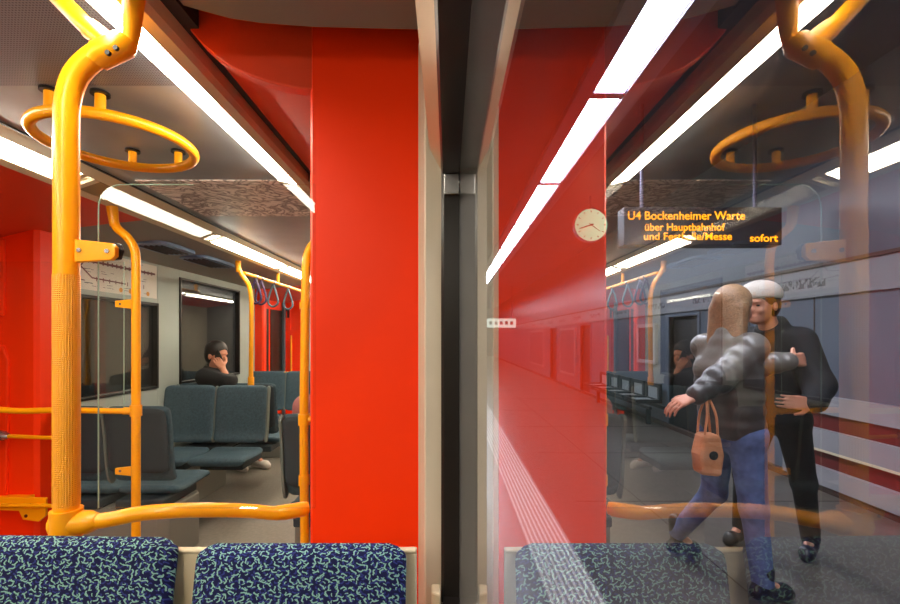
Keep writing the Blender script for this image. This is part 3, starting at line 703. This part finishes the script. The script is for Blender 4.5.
ln(2.68, 1.79, 3.0, 1.765, .006); ln(3.0, 1.90, 3.72, 1.905, .016); ln(3.0, 1.90, 2.93, 1.82, .01); ln(2.93, 1.82, 2.8, 1.80, .006)
ln(2.96, 1.86, 3.06, 1.79, .01); ln(3.06, 1.79, 3.38, 1.785, .01); ln(2.72, 1.92, 3.0, 1.90, .006)
for i in range(16): ln(3.03 + i * .043, 1.888, 3.03 + i * .043, 1.918, .014)
for i in range(9): ln(3.1 + i * .06, 1.77, 3.1 + i * .06, 1.80, .008)
part('route_lines', bm, M['ink'], t)
bm = bmesh.new()
for i in range(60):
    y = random.uniform(2.7, 3.6); z = random.choice([1.735, 1.752, 1.83, 1.845, 1.94, 1.955]); ln(y, z, y + random.uniform(.02, .06), z + random.uniform(-.004, .004), .003)
part('small_print', bm, M['ink_dark'], t)
bm = bmesh.new()
for y in (3.33, 3.43, 3.53, 3.63): disc(bm, (-2.4455, y, 1.735), (1, 0, 0), .018, .001, 16)
part('badges', bm, M['orange'], t)

# ================================================================== STATION outside
PW = 3.40
struct('platform_floor', bx(.14, PW + .05, -3, 34, -.1, .0), M['plat_floor'])
struct('platform_floor', bx(.14, .20, -3, 34, -1.0, -.1), M['plat_brown'])
struct('track_bed', bx(-3.6, .14, -3, 34, -1.1, -1.0), M['plat_brown'])
struct('tactile_strip', bx(.505, .80, -3, 34, -.001, .004), M['tactile'])
bm = bmesh.new()
for k in range(20): box(bm, 1.05, PW, -1 + k * 1.6, -1 + k * 1.6 + .008, -.001, .002)
box(bm, 1.6, 1.608, -3, 30, -.001, .002)
struct('trim_12', bm, M['plat_brown'])
# station wall with door openings
bm = bmesh.new(); opens = [(6.15, 6.95, 0, 1.70), (10.8, 11.6, 0, 1.7), (14.2, 15.0, 0, 1.7)]
y = -3
for a, b, c, d in opens:
    box(bm, PW, PW + .12, y, a, 0, 3.6); box(bm, PW, PW + .12, a, b, d, 3.6); y = b
box(bm, PW, PW + .12, y, 34, 0, 3.6)
struct('wall_platform', bm, M['plat_wall'])
for i, (a, b, c, d) in enumerate(opens):
    o = struct('door_%d' % (4 + i), bx(PW + .06, PW + .10, a, b, 0, d), M['black'])
    bm = bmesh.new(); box(bm, PW - .02, PW + .06, a - .05, a, 0, d + .04); box(bm, PW - .02, PW + .06, b, b + .05, 0, d + .04); box(bm, PW - .02, PW + .06, a, b, d, d + .04)
    f = fin('door_frame', bm, M['plat_wall']); f.parent = o
for i, (a, b) in enumerate(((4.2, 4.212), (5.1, 5.112), (8.2, 8.212), (9.4, 9.412), (3.3, 3.312), (12.6, 12.612))):
    struct('trim_%d' % (13 + i), bx(PW - .004, PW, a, b, .75, 1.76), M['plat_brown'])
o = struct('trim_20', move(bx(-.03, 0, -16, 16, -.135, .135), (0, 0, 0)), M['frieze']); o.location = (PW, 13, 1.895)
struct('trim_21', bx(PW - .05, PW, -3, 34, 2.03, 2.06), M['plat_brown'])
# stripes of the low wall panels, nearer part of the wall
a, b = 1.6, 4.5
struct('trim_22', bx(PW - .06, PW, a, b, .70, .86), M['plat_white'])
struct('trim_23', bx(PW - .03, PW, a, b, .56, .70), M['plat_red'])
struct('trim_24', bx(PW - .07, PW, a, b, .38, .56), M['plat_white'])
struct('trim_25', bx(PW - .075, PW, a, b, .36, .38), M['cream'])
struct('trim_26', bx(PW - .03, PW, a, b, .22, .36), M['plat_red'])
struct('trim_27', bx(PW - .08, PW, a, b, .06, .22), M['plat_white'])
struct('trim_28', bx(PW - .06, PW, a, 30, .0, .06), M['plat_brown'])  # dark brown strip painting the shadow line along the wall foot
struct('ceiling_station', bx(.0, PW + .1, -3, 34, 3.6, 3.7), M['plat_ceil'])
struct('wall_station_end', bx(-4, PW + .1, 34, 34.1, -1, 3.7), M['plat_wall'])
bm = bmesh.new(); box(bm, -4, -3.9, -3, 34, -1, 3.7)
struct('tunnel_wall', bm, M['plat_brown'])
# station lamp line
L0, LS = 3.37, 1.928
for k in range(-2, 14):
    a = L0 + LS * k; b = a + LS
    where = ['behind the viewer', 'nearest in view', 'second in view', 'third in view', 'fourth in view', 'fifth in view', 'sixth in view', 'seventh in view', 'eighth in view',
             'ninth in view', 'tenth in view', 'eleventh in view', 'twelfth in view', 'thirteenth in view', 'fourteenth in view', 'last at the far end'][k + 2]
    t = thing('platform_light', 'white light panel in the platform light row, ' + where,
              'light', (1.17, (a + b) / 2, 3.2), group='platform lights in a row')
    part('diffuser', bx(1.065, 1.275, a + .045, b - .045, 3.195, 3.215), M['lamp_station'], t)
    part('light_housing', bx(1.05, 1.29, a, b, 3.216, 3.27), M['channel'], t)
    part('end_cap', bx(1.05, 1.29, a, a + .04, 3.19, 3.215), M['channel'], t); part('end_cap', bx(1.05, 1.29, b - .04, b, 3.19, 3.215), M['channel'], t)
    for q in (1.1, 1.24): part('hanger', bx(q - .008, q + .008, a + .3, a + .316, 3.27, 3.6), M['channel'], t)
bm = bmesh.new()
box(bm, .93, 1.045, -3, 30, 3.19, 3.25); box(bm, 1.295, 1.42, -3, 30, 3.19, 3.25)
struct('trim_29', bm, M['channel'])
# clock
cc = at(591, 225, 7.0); cr = .25
t = thing('station_clock', 'round white station clock with dark hands hanging over the platform', 'clock', cc)
part('case', D(cc + Vector((0, .05, 0)), (0, 1, 0), cr + .012, .10, 48), M['channel'], t, smooth=True)
part('face', D(cc + Vector((0, -.004, 0)), (0, 1, 0), cr, .008, 48), M['clockface'], t)
def hand(name, ang, l, wd):
    a = math.radians(90 - ang); d = Vector((math.cos(a), 0, math.sin(a))); n = Vector((-d.z, 0, d.x)) * wd / 2
    b = bmesh.new(); p = cc + Vector((0, -.014, 0)); q = [p - d * .04 - n, p + d * l - n * .6, p + d * l + n * .6, p - d * .04 + n]
    v1 = [b.verts.new(x) for x in q]; v2 = [b.verts.new(x + Vector((0, .004, 0))) for x in q]
    b.faces.new(v1); b.faces.new(v2[::-1])
    for i in range(4): b.faces.new((v1[i], v1[(i + 1) % 4], v2[(i + 1) % 4], v2[i]))
    part(name, b, M['black'], t)
hand('hour_hand', 252, .19, .022); hand('minute_hand', 126, .17, .012)
for i in range(12):
    a = 2 * PI * i / 12; d = Vector((math.cos(a), 0, math.sin(a)))
    part('hour_mark', T([cc + d * .195 + Vector((0, -.010, 0)), cc + d * .225 + Vector((0, -.010, 0))], .007, seg=6), M['black'], t)
part('hanger', T([cc + Vector((0, .05, cr)), Vector((cc.x, cc.y + .05, 3.6))], .02), M['channel'], t)
# LED departure board
Yd = 4.2
t = thing('departure_board', 'black departure board with amber LED lines hanging over the platform', 'display', at(705, 225, Yd))
p0, p1 = at(624, 207, Yd), at(782, 245, Yd)
part('case', bx(p0.x, p1.x, Yd, Yd + .16, p1.z, p0.z), M['case'], t, bev=.006)
bm = bmesh.new()
for xx in (p0.x + .2, p1.x - .2): tube(bm, [(xx, Yd + .08, p0.z), (xx, Yd + .08, 3.6)], .018)
part('hanger', bm, M['channel'], t)
def text(s, px, py, Y, h, width=None, parent=None, m=None, name='lettering'):
    cu = bpy.data.curves.new('tmp', 'FONT'); cu.body = s; cu.size = 1; cu.extrude = 0; cu.offset = 0.010
    o = bpy.data.objects.new('tmp', cu); COL.objects.link(o)
    bpy.context.view_layer.update()
    me = bpy.data.meshes.new_from_object(o.evaluated_get(bpy.context.evaluated_depsgraph_get()))
    bpy.data.objects.remove(o)
    bm = bmesh.new(); bm.from_mesh(me)
    xs = [v.co.x for v in bm.verts]; w0, w1 = min(xs), max(xs)
    wm = width * Y / F; hm = h * Y / F / 0.72
    P = at(px, py, Y)
    for v in bm.verts:
        x, y = v.co.x, v.co.y
        v.co = (P.x + (x - w0) / (w1 - w0) * wm, Y, P.z + y * hm)
    return part(name, bm, m, parent)
text('U4', 628, 219.5, Yd - .004, 8.5, 13, t, M['led'])
text('Bockenheimer Warte', 645, 219.5, Yd - .004, 8.5, 100, t, M['led'])
text('über Hauptbahnhof', 645, 230.5, Yd - .004, 7.5, 80, t, M['led'])
text('und Festhalle/Messe', 644, 239.8, Yd - .004, 7.5, 88, t, M['led'])
text('sofort', 750, 241.5, Yd - .004, 7.5, 28, t, M['led'])
# distant lit sign
Yg = 19
p0, p1 = at(487, 318.5, Yg), at(516, 327.5, Yg)
t = thing('hanging_sign', 'small white lit hanging sign far down the platform', 'sign', at(501, 323, Yg))
part('case', bx(p0.x, p1.x, Yg, Yg + .2, p1.z, p0.z), emit('sign_white', (225, 240, 225), .7), t)
bm = bmesh.new()
for k in range(5): box(bm, p0.x + .1 + k * .22, p0.x + .22 + k * .22, Yg - .01, Yg, p1.z + .12, p1.z + .26)
part('symbols', bm, M['grey_blue'], t)
bm = bmesh.new()
for xx in (p0.x + .15, p1.x - .15): tube(bm, [(xx, Yg + .1, p0.z), (xx, Yg + .1, 3.6)], .02)
part('hanger', bm, M['channel'], t)
# framed cases on the far wall
for k, (ya, yb, lb) in enumerate(((7.35, 8.05, 'white-framed poster case on platform wall left of dark doorway, nearest'), (12.0, 13.6, 'white-framed poster case on platform wall beyond the bench'), (16.0, 18.6, 'white-framed poster case farthest down the platform wall'))):
    t = thing('poster_case', lb, 'poster case', (PW, (ya + yb) / 2, 1.2), group='poster cases on the platform wall')
    bm = bmesh.new(); z0, z1 = (.95, 1.62) if k == 0 else (.35, 1.66)
    part('poster', bx(PW - .03, PW, ya + .06, yb - .06, z0 + .06, z1 - .06), M['grey_blue'] if k else M['shell'], t)
    box(bm, PW - .05, PW, ya, ya + .06, z0, z1); box(bm, PW - .05, PW, yb - .06, yb, z0, z1); box(bm, PW - .05, PW, ya + .06, yb - .06, z0, z0 + .06); box(bm, PW - .05, PW, ya + .06, yb - .06, z1 - .06, z1)
    part('case_frame', bm, M['plat_white'], t)
# wire mesh bench on platform wall
t = thing('platform_bench', 'row of black-framed grey mesh seats against the platform wall', 'bench', (3.15, 8, 0))
bm = bmesh.new(); ys0 = 7.0; n = 5; pitch = .56
box(bm, 3.28, 3.32, ys0 - .1, ys0 + n * pitch + .1, .28, .33)
box(bm, 3.06, 3.10, ys0 - .1, ys0 + n * pitch + .1, .28, .32)
part('beam', bm, M['black'], t)
for i in range(n):
    a = ys0 + i * pitch; b = a + pitch - .05
    bm = bmesh.new()
    box(bm, 2.90, 2.94, a, b, .38, .42); box(bm, 3.26, 3.30, a, b, .60, .66); box(bm, 2.92, 3.30, a, a + .06, .36, .42); box(bm, 2.92, 3.30, b - .06, b, .36, .42)
    box(bm, 3.26, 3.31, a, a + .07, .36, .66); box(bm, 3.26, 3.31, b - .07, b, .36, .66); box(bm, 3.26, 3.31, a + .07, b - .07, .36, .42)
    s = part('seat_frame', bm, M['black'], t, bev=.006)
    bm = bmesh.new(); box(bm, 2.94, 3.26, a + .06, b - .06, .385, .395); box(bm, 3.285, 3.295, a + .07, b - .07, .42, .60)
    sub('mesh_panel', bm, M['mesh_grey'], s, t)
for yy in (ys0 + .2, ys0 + n * pitch - .2):
    part('leg', bx(3.16, 3.22, yy, yy + .05, 0, .29), M['black'], t)
#PEOPLE_MARK
# ================================================================== PEOPLE
def net(prims, h, cuts=(), ripple=None):
    """smooth-union of tapered capsules ('c',a,b,r1,r2,k) and ellipsoids ('e',c,R,radii,k) meshed by surface nets"""
    lo = np.array([1e9] * 3); hi = -lo
    for p in prims:
        if p[0] == 'c':
            a, b = np.array(p[1]), np.array(p[2]); r = max(p[3], p[4])
            lo = np.minimum(lo, np.minimum(a, b) - r); hi = np.maximum(hi, np.maximum(a, b) + r)
        else:
            c = np.array(p[1]); r = max(p[3]); lo = np.minimum(lo, c - r); hi = np.maximum(hi, c + r)
    lo = lo - 3 * h - .02; n = np.ceil((hi + 3 * h + .02 - lo) / h).astype(int)
    fld = np.full(tuple(n), .08, np.float32)
    for p in prims:
        if p[0] == 'c':
            a, b = np.array(p[1], float), np.array(p[2], float); r = max(p[3], p[4]); mn, mx = np.minimum(a, b) - r, np.maximum(a, b) + r
        else:
            c = np.array(p[1], float); r = max(p[3]); mn, mx = c - r, c + r
        i0 = np.maximum(0, ((mn - .06 - lo) / h).astype(int)); i1 = np.minimum(n, ((mx + .06 - lo) / h).astype(int) + 2)
        xs = [lo[d] + h * np.arange(i0[d], i1[d]) for d in range(3)]
        X = xs[0][:, None, None]; Y = xs[1][None, :, None]; Z = xs[2][None, None, :]
        if p[0] == 'c':
            ab = b - a; L = max(1e-9, float(ab @ ab))
            t = np.clip(((X - a[0]) * ab[0] + (Y - a[1]) * ab[1] + (Z - a[2]) * ab[2]) / L, 0, 1)
            d = np.sqrt((X - a[0] - t * ab[0]) ** 2 + (Y - a[1] - t * ab[1]) ** 2 + (Z - a[2] - t * ab[2]) ** 2) - (p[3] + (p[4] - p[3]) * t)
            if ripple: d = d - ripple[1] * np.sin(np.sqrt(L) * t * 6.2832 / ripple[0])
            k = p[5]
        else:
            R = p[2]; q = [(X - c[0]) * R[j][0] + (Y - c[1]) * R[j][1] + (Z - c[2]) * R[j][2] for j in range(3)]
            k0 = np.sqrt(sum((q[j] / p[3][j]) ** 2 for j in range(3))) + 1e-6
            k1 = np.sqrt(sum((q[j] / p[3][j] ** 2) ** 2 for j in range(3))) + 1e-6
            d = k0 * (k0 - 1) / k1; k = p[4]
        s = tuple(slice(i0[j], i1[j]) for j in range(3)); f = fld[s]
        if k < 0: k = -k; m_ = np.maximum(f, -d)  ; fld[s] = m_; continue
        hh = np.clip(.5 + .5 * (f - d) / k, 0, 1)
        fld[s] = f * (1 - hh) + d * hh - k * hh * (1 - hh)
    for cpt, nn in cuts:
        X = lo[0] + h * np.arange(n[0])[:, None, None]; Y = lo[1] + h * np.arange(n[1])[None, :, None]; Z = lo[2] + h * np.arange(n[2])[None, None, :]
        fld = np.maximum(fld, (X - cpt[0]) * nn[0] + (Y - cpt[1]) * nn[1] + (Z - cpt[2]) * nn[2])
    sg = fld < 0
    cnt = np.zeros(tuple(n - 1), np.int8); acc = np.zeros(tuple(n - 1) + (3,), np.float32)
    def edge(d0, off):
        s0 = [slice(off[j], n[j] - 1 + off[j]) for j in range(3)]; s1 = list(s0)
        s0[d0] = slice(0, n[d0] - 1); s1[d0] = slice(1, n[d0])
        A, B = fld[tuple(s0)], fld[tuple(s1)]; c = (A < 0) != (B < 0)
        t = np.where(c, A / np.where(c, A - B, 1), 0)
        cnt[...] += c
        for j in range(3): acc[..., j] += np.where(c, t if j == d0 else off[j], 0)
    for d0 in range(3):
        o = [j for j in range(3) if j != d0]
        for a in (0, 1):
            for b in (0, 1):
                off = [0, 0, 0]; off[o[0]] = a; off[o[1]] = b; edge(d0, off)
    act = cnt > 0; idx = -np.ones(cnt.shape, int); idx[act] = np.arange(act.sum())
    w = np.argwhere(act); V = (w + acc[act] / cnt[act][:, None]) * h + lo
    F_ = []
    for d0 in range(3):
        o1, o2 = (d0 + 1) % 3, (d0 + 2) % 3
        s0 = [slice(1, n[j] - 1) for j in range(3)]; s1 = list(s0); s0[d0] = slice(0, n[d0] - 1); s1[d0] = slice(1, n[d0])
        A, B = sg[tuple(s0)], sg[tuple(s1)]
        e = np.argwhere(A != B); 
        if not len(e): continue
        fl = A[tuple(e.T)]; base = e.copy(); base[:, o1] += 1; base[:, o2] += 1
        def g(u, v):
            q = base.copy(); q[:, o1] -= u; q[:, o2] -= v; return idx[tuple(q.T)]
        q = np.stack([g(1, 1), g(0, 1), g(0, 0), g(1, 0)], 1); q[~fl] = q[~fl][:, ::-1]; F_.append(q)
    F_ = np.concatenate(F_)
    return V, F_
def net_obj(name, prims, h, m, parent, cuts=(), ripple=None):
    V, F_ = net(prims, h, cuts, ripple); V = V - np.array(parent.location if parent.type == 'EMPTY' else (0, 0, 0))
    me = bpy.data.meshes.new(name); me.from_pydata(V.tolist(), [], F_.tolist()); me.materials.append(m)
    me.polygons.foreach_set('use_smooth', [True] * len(me.polygons)); me.update()
    o = bpy.data.objects.new(name, me); COL.objects.link(o); o.parent = parent
    s = o.modifiers.new('smooth', 'SMOOTH'); s.iterations = 2; s.factor = .5
    return o
def hand_prims(w, d, nrm, side, curl, sc=1.0):
    """w wrist, d pointing direction, nrm palm-facing direction, side +1/-1 where the thumb is along d x nrm"""
    w = Vector(w); d = Vector(d).normalized(); nrm = (Vector(nrm) - Vector(nrm).dot(d) * d).normalized(); s = d.cross(nrm) * side
    P = []
    for o in (-.027, -.009, .009, .027):
        P.append(('c', w + d * .012 * sc + s * o * .6, w + d * .085 * sc + s * o, .014, .0125, .008))
    for o, ln_ in ((.029, 1.0), (.0098, 1.12), (-.0098, 1.04), (-.029, .82)):
        p = w + d * .088 * sc + s * o; dd = d.copy(); a = curl * .6
        for j, L in enumerate((.040, .027, .022)):
            dd = (dd * math.cos(a) + nrm * math.sin(a)).normalized() if j == 0 else (Matrix.Rotation(curl * (.9 if j == 1 else .7), 3, dd.cross(nrm).normalized() if dd.cross(nrm).length > 1e-3 else s) @ dd)
            q = p + dd * L * ln_ * sc; P.append(('c', p, q, .0088 - .0008 * j, .0080 - .0008 * j, .002)); p = q
    p = w + d * .028 * sc + s * .026; q = p + (d * .6 + s * .75 + nrm * .25).normalized() * .042; r_ = q + (d * .9 + s * .3 + nrm * .4).normalized() * .03
    P += [('c', p, q, .013, .0105, .008), ('c', q, r_, .0102, .0085, .004)]
    return P
def person(name, label, J, mats, puff=.02, hair='short', coat_hem=None, ripple=None, group=None):
    V_ = {k: Vector(v) for k, v in J.items()}
    root = thing(name, label, 'person', (V_['pel'].x, V_['pel'].y, 0), group=group)
    f = V_['f'].normalized(); u = (V_['head'] - V_['neck']).normalized() * .35 + Vector((0, 0, .65)); u = (u - u.dot(f) * f).normalized(); l = u.cross(f)
    R = (f, l, u); H = V_['head']; hd = lambda a, b, c: H + f * a + l * b + u * c
    lat = (V_['shL'] - V_['shR']).normalized()
    P = []
    c = lambda a, b, r1, r2, k=.03: P.append(('c', a, b, r1, r2, k))
    c(V_['hipL'], V_['hipR'], .085, .085, .04); c(V_['pel'], V_['chest'], .10, .11, .05)
    c(V_['chest'] + lat * .07, V_['chest'] - lat * .07, .095, .095, .05); c(V_['shL'] - lat * .02, V_['shR'] + lat * .02, .045, .045, .04)
    c(V_['neck'] - Vector((0, 0, .06)), V_['neck'] + (H - V_['neck']) * .55, .055, .048, .03)
    for s in 'LR':
        c(V_['sh' + s], V_['el' + s], .045, .036); c(V_['el' + s], V_['wr' + s], .036, .024, .012)
        c(V_['hip' + s], V_['kn' + s], .075, .048); c(V_['kn' + s], V_['an' + s], .047, .033); c(V_['an' + s], V_['toe' + s], .032, .026, .02)
    E = lambda p, rad, k: P.append(('e', p, R, rad, k))
    E(hd(-.005, 0, .025), (.095, .076, .092), .02)      # cranium
    E(hd(.028, 0, -.045), (.062, .055, .068), .03)      # face and jaw
    E(hd(.070, 0, -.085), (.022, .026, .020), .02)      # chin
    E(hd(.092, 0, -.022), (.020, .011, .022), .010)     # nose
    E(hd(.082, 0, .022), (.016, .045, .010), .012)      # brow
    E(hd(.083, 0, -.062), (.014, .024, .009), .006)     # lips
    for q in (1, -1):
        E(hd(-.005, .078 * q, -.012), (.020, .009, .032), .006)   # ears
        E(hd(.062, .036 * q, -.030), (.025, .020, .020), .015)
    P += hand_prims(V_['wrL'], V_['hdL'], V_['pnL'], 1, J.get('curlL', .45) if not isinstance(J.get('curlL'), tuple) else .45)
    P += hand_prims(V_['wrR'], V_['hdR'], V_['pnR'], -1, .5)
    body = net_obj('body', P, .0065, mats['skin'], root)
    net_obj('eyes', [('e', hd(.082, .032, .0), R, (.008, .011, .006), .001), ('e', hd(.082, -.032, .0), R, (.008, .011, .006), .001)], .003, M['eye'], root)
    # hair
    hp = [('e', hd(-.018, 0, .046), R, (.104, .092, .096), .02), ('e', hd(-.045, 0, -.01), R, (.070, .083, .085), .02)]
    if hair == 'long':
        for q in (.06, .02, -.02, -.06): hp.append(('c', hd(-.05, q, .0), hd(-.085, q * 1.2, -.22), .045, .03, .03))
    cuts = [(hd(.068, 0, .045), (f * .86 - u * .5))] if hair != 'none' else []
    hcut = [(hd(.062, 0, .03), tuple(f * .8 - u * .6))]
    net_obj('hair', hp, .007, mats['hair'], root, cuts=hcut)
    # jacket
    Jp = []
    g = puff
    jc = lambda a, b, r1, r2, k=.04: Jp.append(('c', a, b, r1 + g, r2 + g, k))
    hem = coat_hem if coat_hem is not None else V_['pel'].z
    jc(V_['pel'] + lat * .05, V_['chest'] + lat * .06, .095, .10); jc(V_['pel'] - lat * .05, V_['chest'] - lat * .06, .095, .10)
    jc(V_['shL'] - lat * .03, V_['shR'] + lat * .03, .045, .045); jc(V_['chest'], V_['neck'], .09, .058)
    for s in 'LR':
        jc(V_['sh' + s], V_['el' + s], .05, .042); jc(V_['el' + s], V_['el' + s].lerp(V_['wr' + s], .90), .042, .030)
    net_obj('jacket', Jp, .010, mats['jacket'], root, cuts=[((0, 0, hem), (0, 0, -1)), (tuple(V_['neck'] + Vector((0, 0, .045))), tuple((H - V_['neck']).normalized()))], ripple=ripple)
    # trousers
    Tp = []; tc_ = lambda a, b, r1, r2, k=.03: Tp.append(('c', a, b, r1, r2, k))
    tc_(V_['hipL'], V_['hipR'], .10, .10, .04); tc_(V_['hipL'].lerp(V_['hipR'], .5), V_['pel'] + Vector((0, 0, .06)), .105, .10)
    for s in 'LR':
        tc_(V_['hip' + s], V_['kn' + s], .092, .066); tc_(V_['kn' + s], V_['kn' + s].lerp(V_['an' + s], .98), .064, .052)
    net_obj('trousers', Tp, .010, mats['trousers'], root)
    for s in 'LR':
        a, t_ = V_['an' + s], V_['toe' + s]; d = (t_ - a); dh = Vector((d.x, d.y, d.z)); heel = a - Vector((d.x, d.y, 0)).normalized() * .035 + Vector((0, 0, t_.z - a.z)) * .8
        net_obj('shoe', [('c', a + Vector((0, 0, .07)), a, .052, .048, .02), ('c', heel, t_, .040, .042, .03), ('c', t_, t_ + dh.normalized() * .03, .040, .034, .02)], .007, mats['shoe'], root)
    return root, hd
MK = dict(skin=M['skin'])
# 1 person in a puffer jacket on the platform
person('person', 'person in grey puffer jacket and blue jeans, long fair hair, hugging someone on the platform',
    dict(pel=(1.52, 2.45, .90), chest=(1.50, 2.46, 1.20), neck=(1.51, 2.46, 1.40), head=(1.545, 2.47, 1.535), f=(.85, .42, .05),
         shR=(1.55, 2.32, 1.33), elR=(1.36, 2.30, 1.17), wrR=(1.22, 2.27, 1.085), hdR=(-.85, -.1, -.3), pnR=(0, .3, -1),
         shL=(1.46, 2.61, 1.33), elL=(1.66, 2.46, 1.23), wrL=(1.79, 2.38, 1.26), hdL=(.9, .35, .05), pnL=(0, 1, -.2),
         hipR=(1.55, 2.38, .87), knR=(1.585, 2.37, .48), anR=(1.62, 2.35, .10), toeR=(1.74, 2.37, .045),
         hipL=(1.49, 2.53, .87), knL=(1.53, 2.63, .48), anL=(1.42, 2.84, .15), toeL=(1.53, 2.86, .05)),
    dict(skin=M['skin'], hair=M['hair_blond'], jacket=M['puffer2'], trousers=M['jeans'], shoe=M['boot']), puff=.022, hair='long', coat_hem=.84, ripple=(.075, .004))
# 2 person in black coat with a pale knit cap
r2, hd2 = person('person', 'person in black coat and pale knit cap leaning into the embrace on the platform',
    dict(pel=(1.99, 2.76, .92), chest=(1.98, 2.74, 1.26), neck=(1.92, 2.70, 1.44), head=(1.82, 2.66, 1.575), f=(-.85, -.45, -.1),
         shL=(2.00, 2.58, 1.36), elL=(2.02, 2.48, 1.12), wrL=(1.93, 2.40, 1.03), hdL=(-.95, .1, .05), pnL=(0, 1, 0),
         shR=(1.92, 2.89, 1.37), elR=(1.76, 2.83, 1.18), wrR=(1.60, 2.70, 1.14), hdR=(-.9, -.2, 0), pnR=(0, -1, 0),
         hipL=(2.02, 2.68, .90), knL=(2.14, 2.74, .50), anL=(2.28, 2.86, .10), toeL=(2.20, 2.79, .045),
         hipR=(1.96, 2.84, .90), knR=(1.90, 2.92, .50), anR=(1.96, 3.05, .10), toeR=(1.86, 3.0, .045)),
    dict(skin=M['skin'], hair=M['hair_dark'], jacket=M['black_cloth'], trousers=M['black_cloth'], shoe=M['boot']), puff=.03, coat_hem=.86)
net_obj('knit_cap', [('e', hd2(-.012, 0, .062), ((1, 0, 0), (0, 1, 0), (0, 0, 1)), (.112, .112, .085), .02)], .008, M['knit'], r2, cuts=[(tuple(hd2(0, 0, .035)), (0, 0, -1))])
# bag on the forearm
t = thing('tote_bag', 'tan tote bag hanging from the arm of the person in the puffer jacket', 'bag', (1.285, 2.265, .70))
bm = bmesh.new(); pr = [(1.225, .70), (1.33, .69), (1.345, .80), (1.325, .90), (1.24, .905), (1.215, .80)]; prism(bm, pr, 2.22, 2.31)
part('bag_body', bm, M['bag'], t, bev=.018)
for yy in (2.235, 2.30):
    part('handle', T(catmull([(1.25, yy, .895), (1.262, yy, 1.0), (1.285, 2.275, 1.085), (1.305, yy, 1.0), (1.315, yy, .895)], 6), .006), M['bag'], t, smooth=True)
part('dark_patch', D((1.285, 2.219, .80), (0, 1, 0), .022, .004, 16), M['hair_dark'], t)
# 3 seated person with phone
person('person', 'seated person in black top and white sneakers holding a phone to the ear',
    dict(pel=(-2.24, 4.25, .56), chest=(-2.24, 4.24, 0.875), neck=(-2.235, 4.24, 1.065), head=(-2.20, 4.24, 1.220), f=(.93, -.34, -.1),
         shR=(-2.22, 4.08, 1.025), elR=(-2.00, 4.03, 1.000), wrR=(-2.075, 4.10, 1.100), hdR=(-.62, .25, .7), pnR=(-.4, .9, -.1),
         shL=(-2.26, 4.41, 1.005), elL=(-2.18, 4.50, 0.785), wrL=(-2.02, 4.44, 0.745), hdL=(.8, .3, -.1), pnL=(0, 0, -1),
         hipR=(-2.20, 4.22, .545), knR=(-2.00, 4.58, .55), anR=(-2.06, 4.78, .10), toeR=(-1.95, 4.745, .045),
         hipL=(-2.28, 4.28, .545), knL=(-2.17, 4.68, .55), anL=(-2.25, 4.68, .10), toeL=(-2.14, 4.64, .045)),
    dict(skin=M['skin'], hair=M['hair_dark'], jacket=M['black_cloth'], trousers=M['black_cloth'], shoe=M['white_shoe']), puff=.035, coat_hem=.52)
t = thing('mobile_phone', 'black mobile phone held to the ear of the seated person', 'phone', (-2.14, 4.155, 1.195))
bm = bmesh.new(); box(bm, -.034, .034, -.005, .005, -.07, .07)
a = fin('phone_body', bm, M['black'], bev=.004); a.parent = t; t.rotation_euler = (0, math.radians(-30), math.radians(-20))
# 4 passenger nearly hidden by the red column
person('person', 'passenger in dusty rose top almost hidden behind the red column',
    dict(pel=(-.68, 2.66, .56), chest=(-.69, 2.62, .82), neck=(-.68, 2.62, 1.03), head=(-.665, 2.65, 1.19), f=(0.1, 1, -.1),
         shL=(-.855, 2.60, .985), elL=(-.90, 2.68, .74), wrL=(-.80, 2.88, .66), hdL=(.3, .9, 0), pnL=(0, 0, -1),
         shR=(-.505, 2.62, .97), elR=(-.46, 2.70, .74), wrR=(-.52, 2.9, .66), hdR=(-.2, .9, 0), pnR=(0, 0, -1),
         hipL=(-.77, 2.68, .545), knL=(-.79, 3.08, .54), anL=(-.80, 3.06, .10), toeL=(-.81, 3.18, .045),
         hipR=(-.59, 2.68, .545), knR=(-.57, 3.08, .54), anR=(-.56, 3.06, .10), toeR=(-.55, 3.18, .045)),
    dict(skin=M['skin'], hair=M['hair_dark'], jacket=mat('dusty_rose_cloth', (168, 104, 104), .8, bump=.5, bscale=40), trousers=M['black_cloth'], shoe=M['boot']), puff=.015, coat_hem=.52)
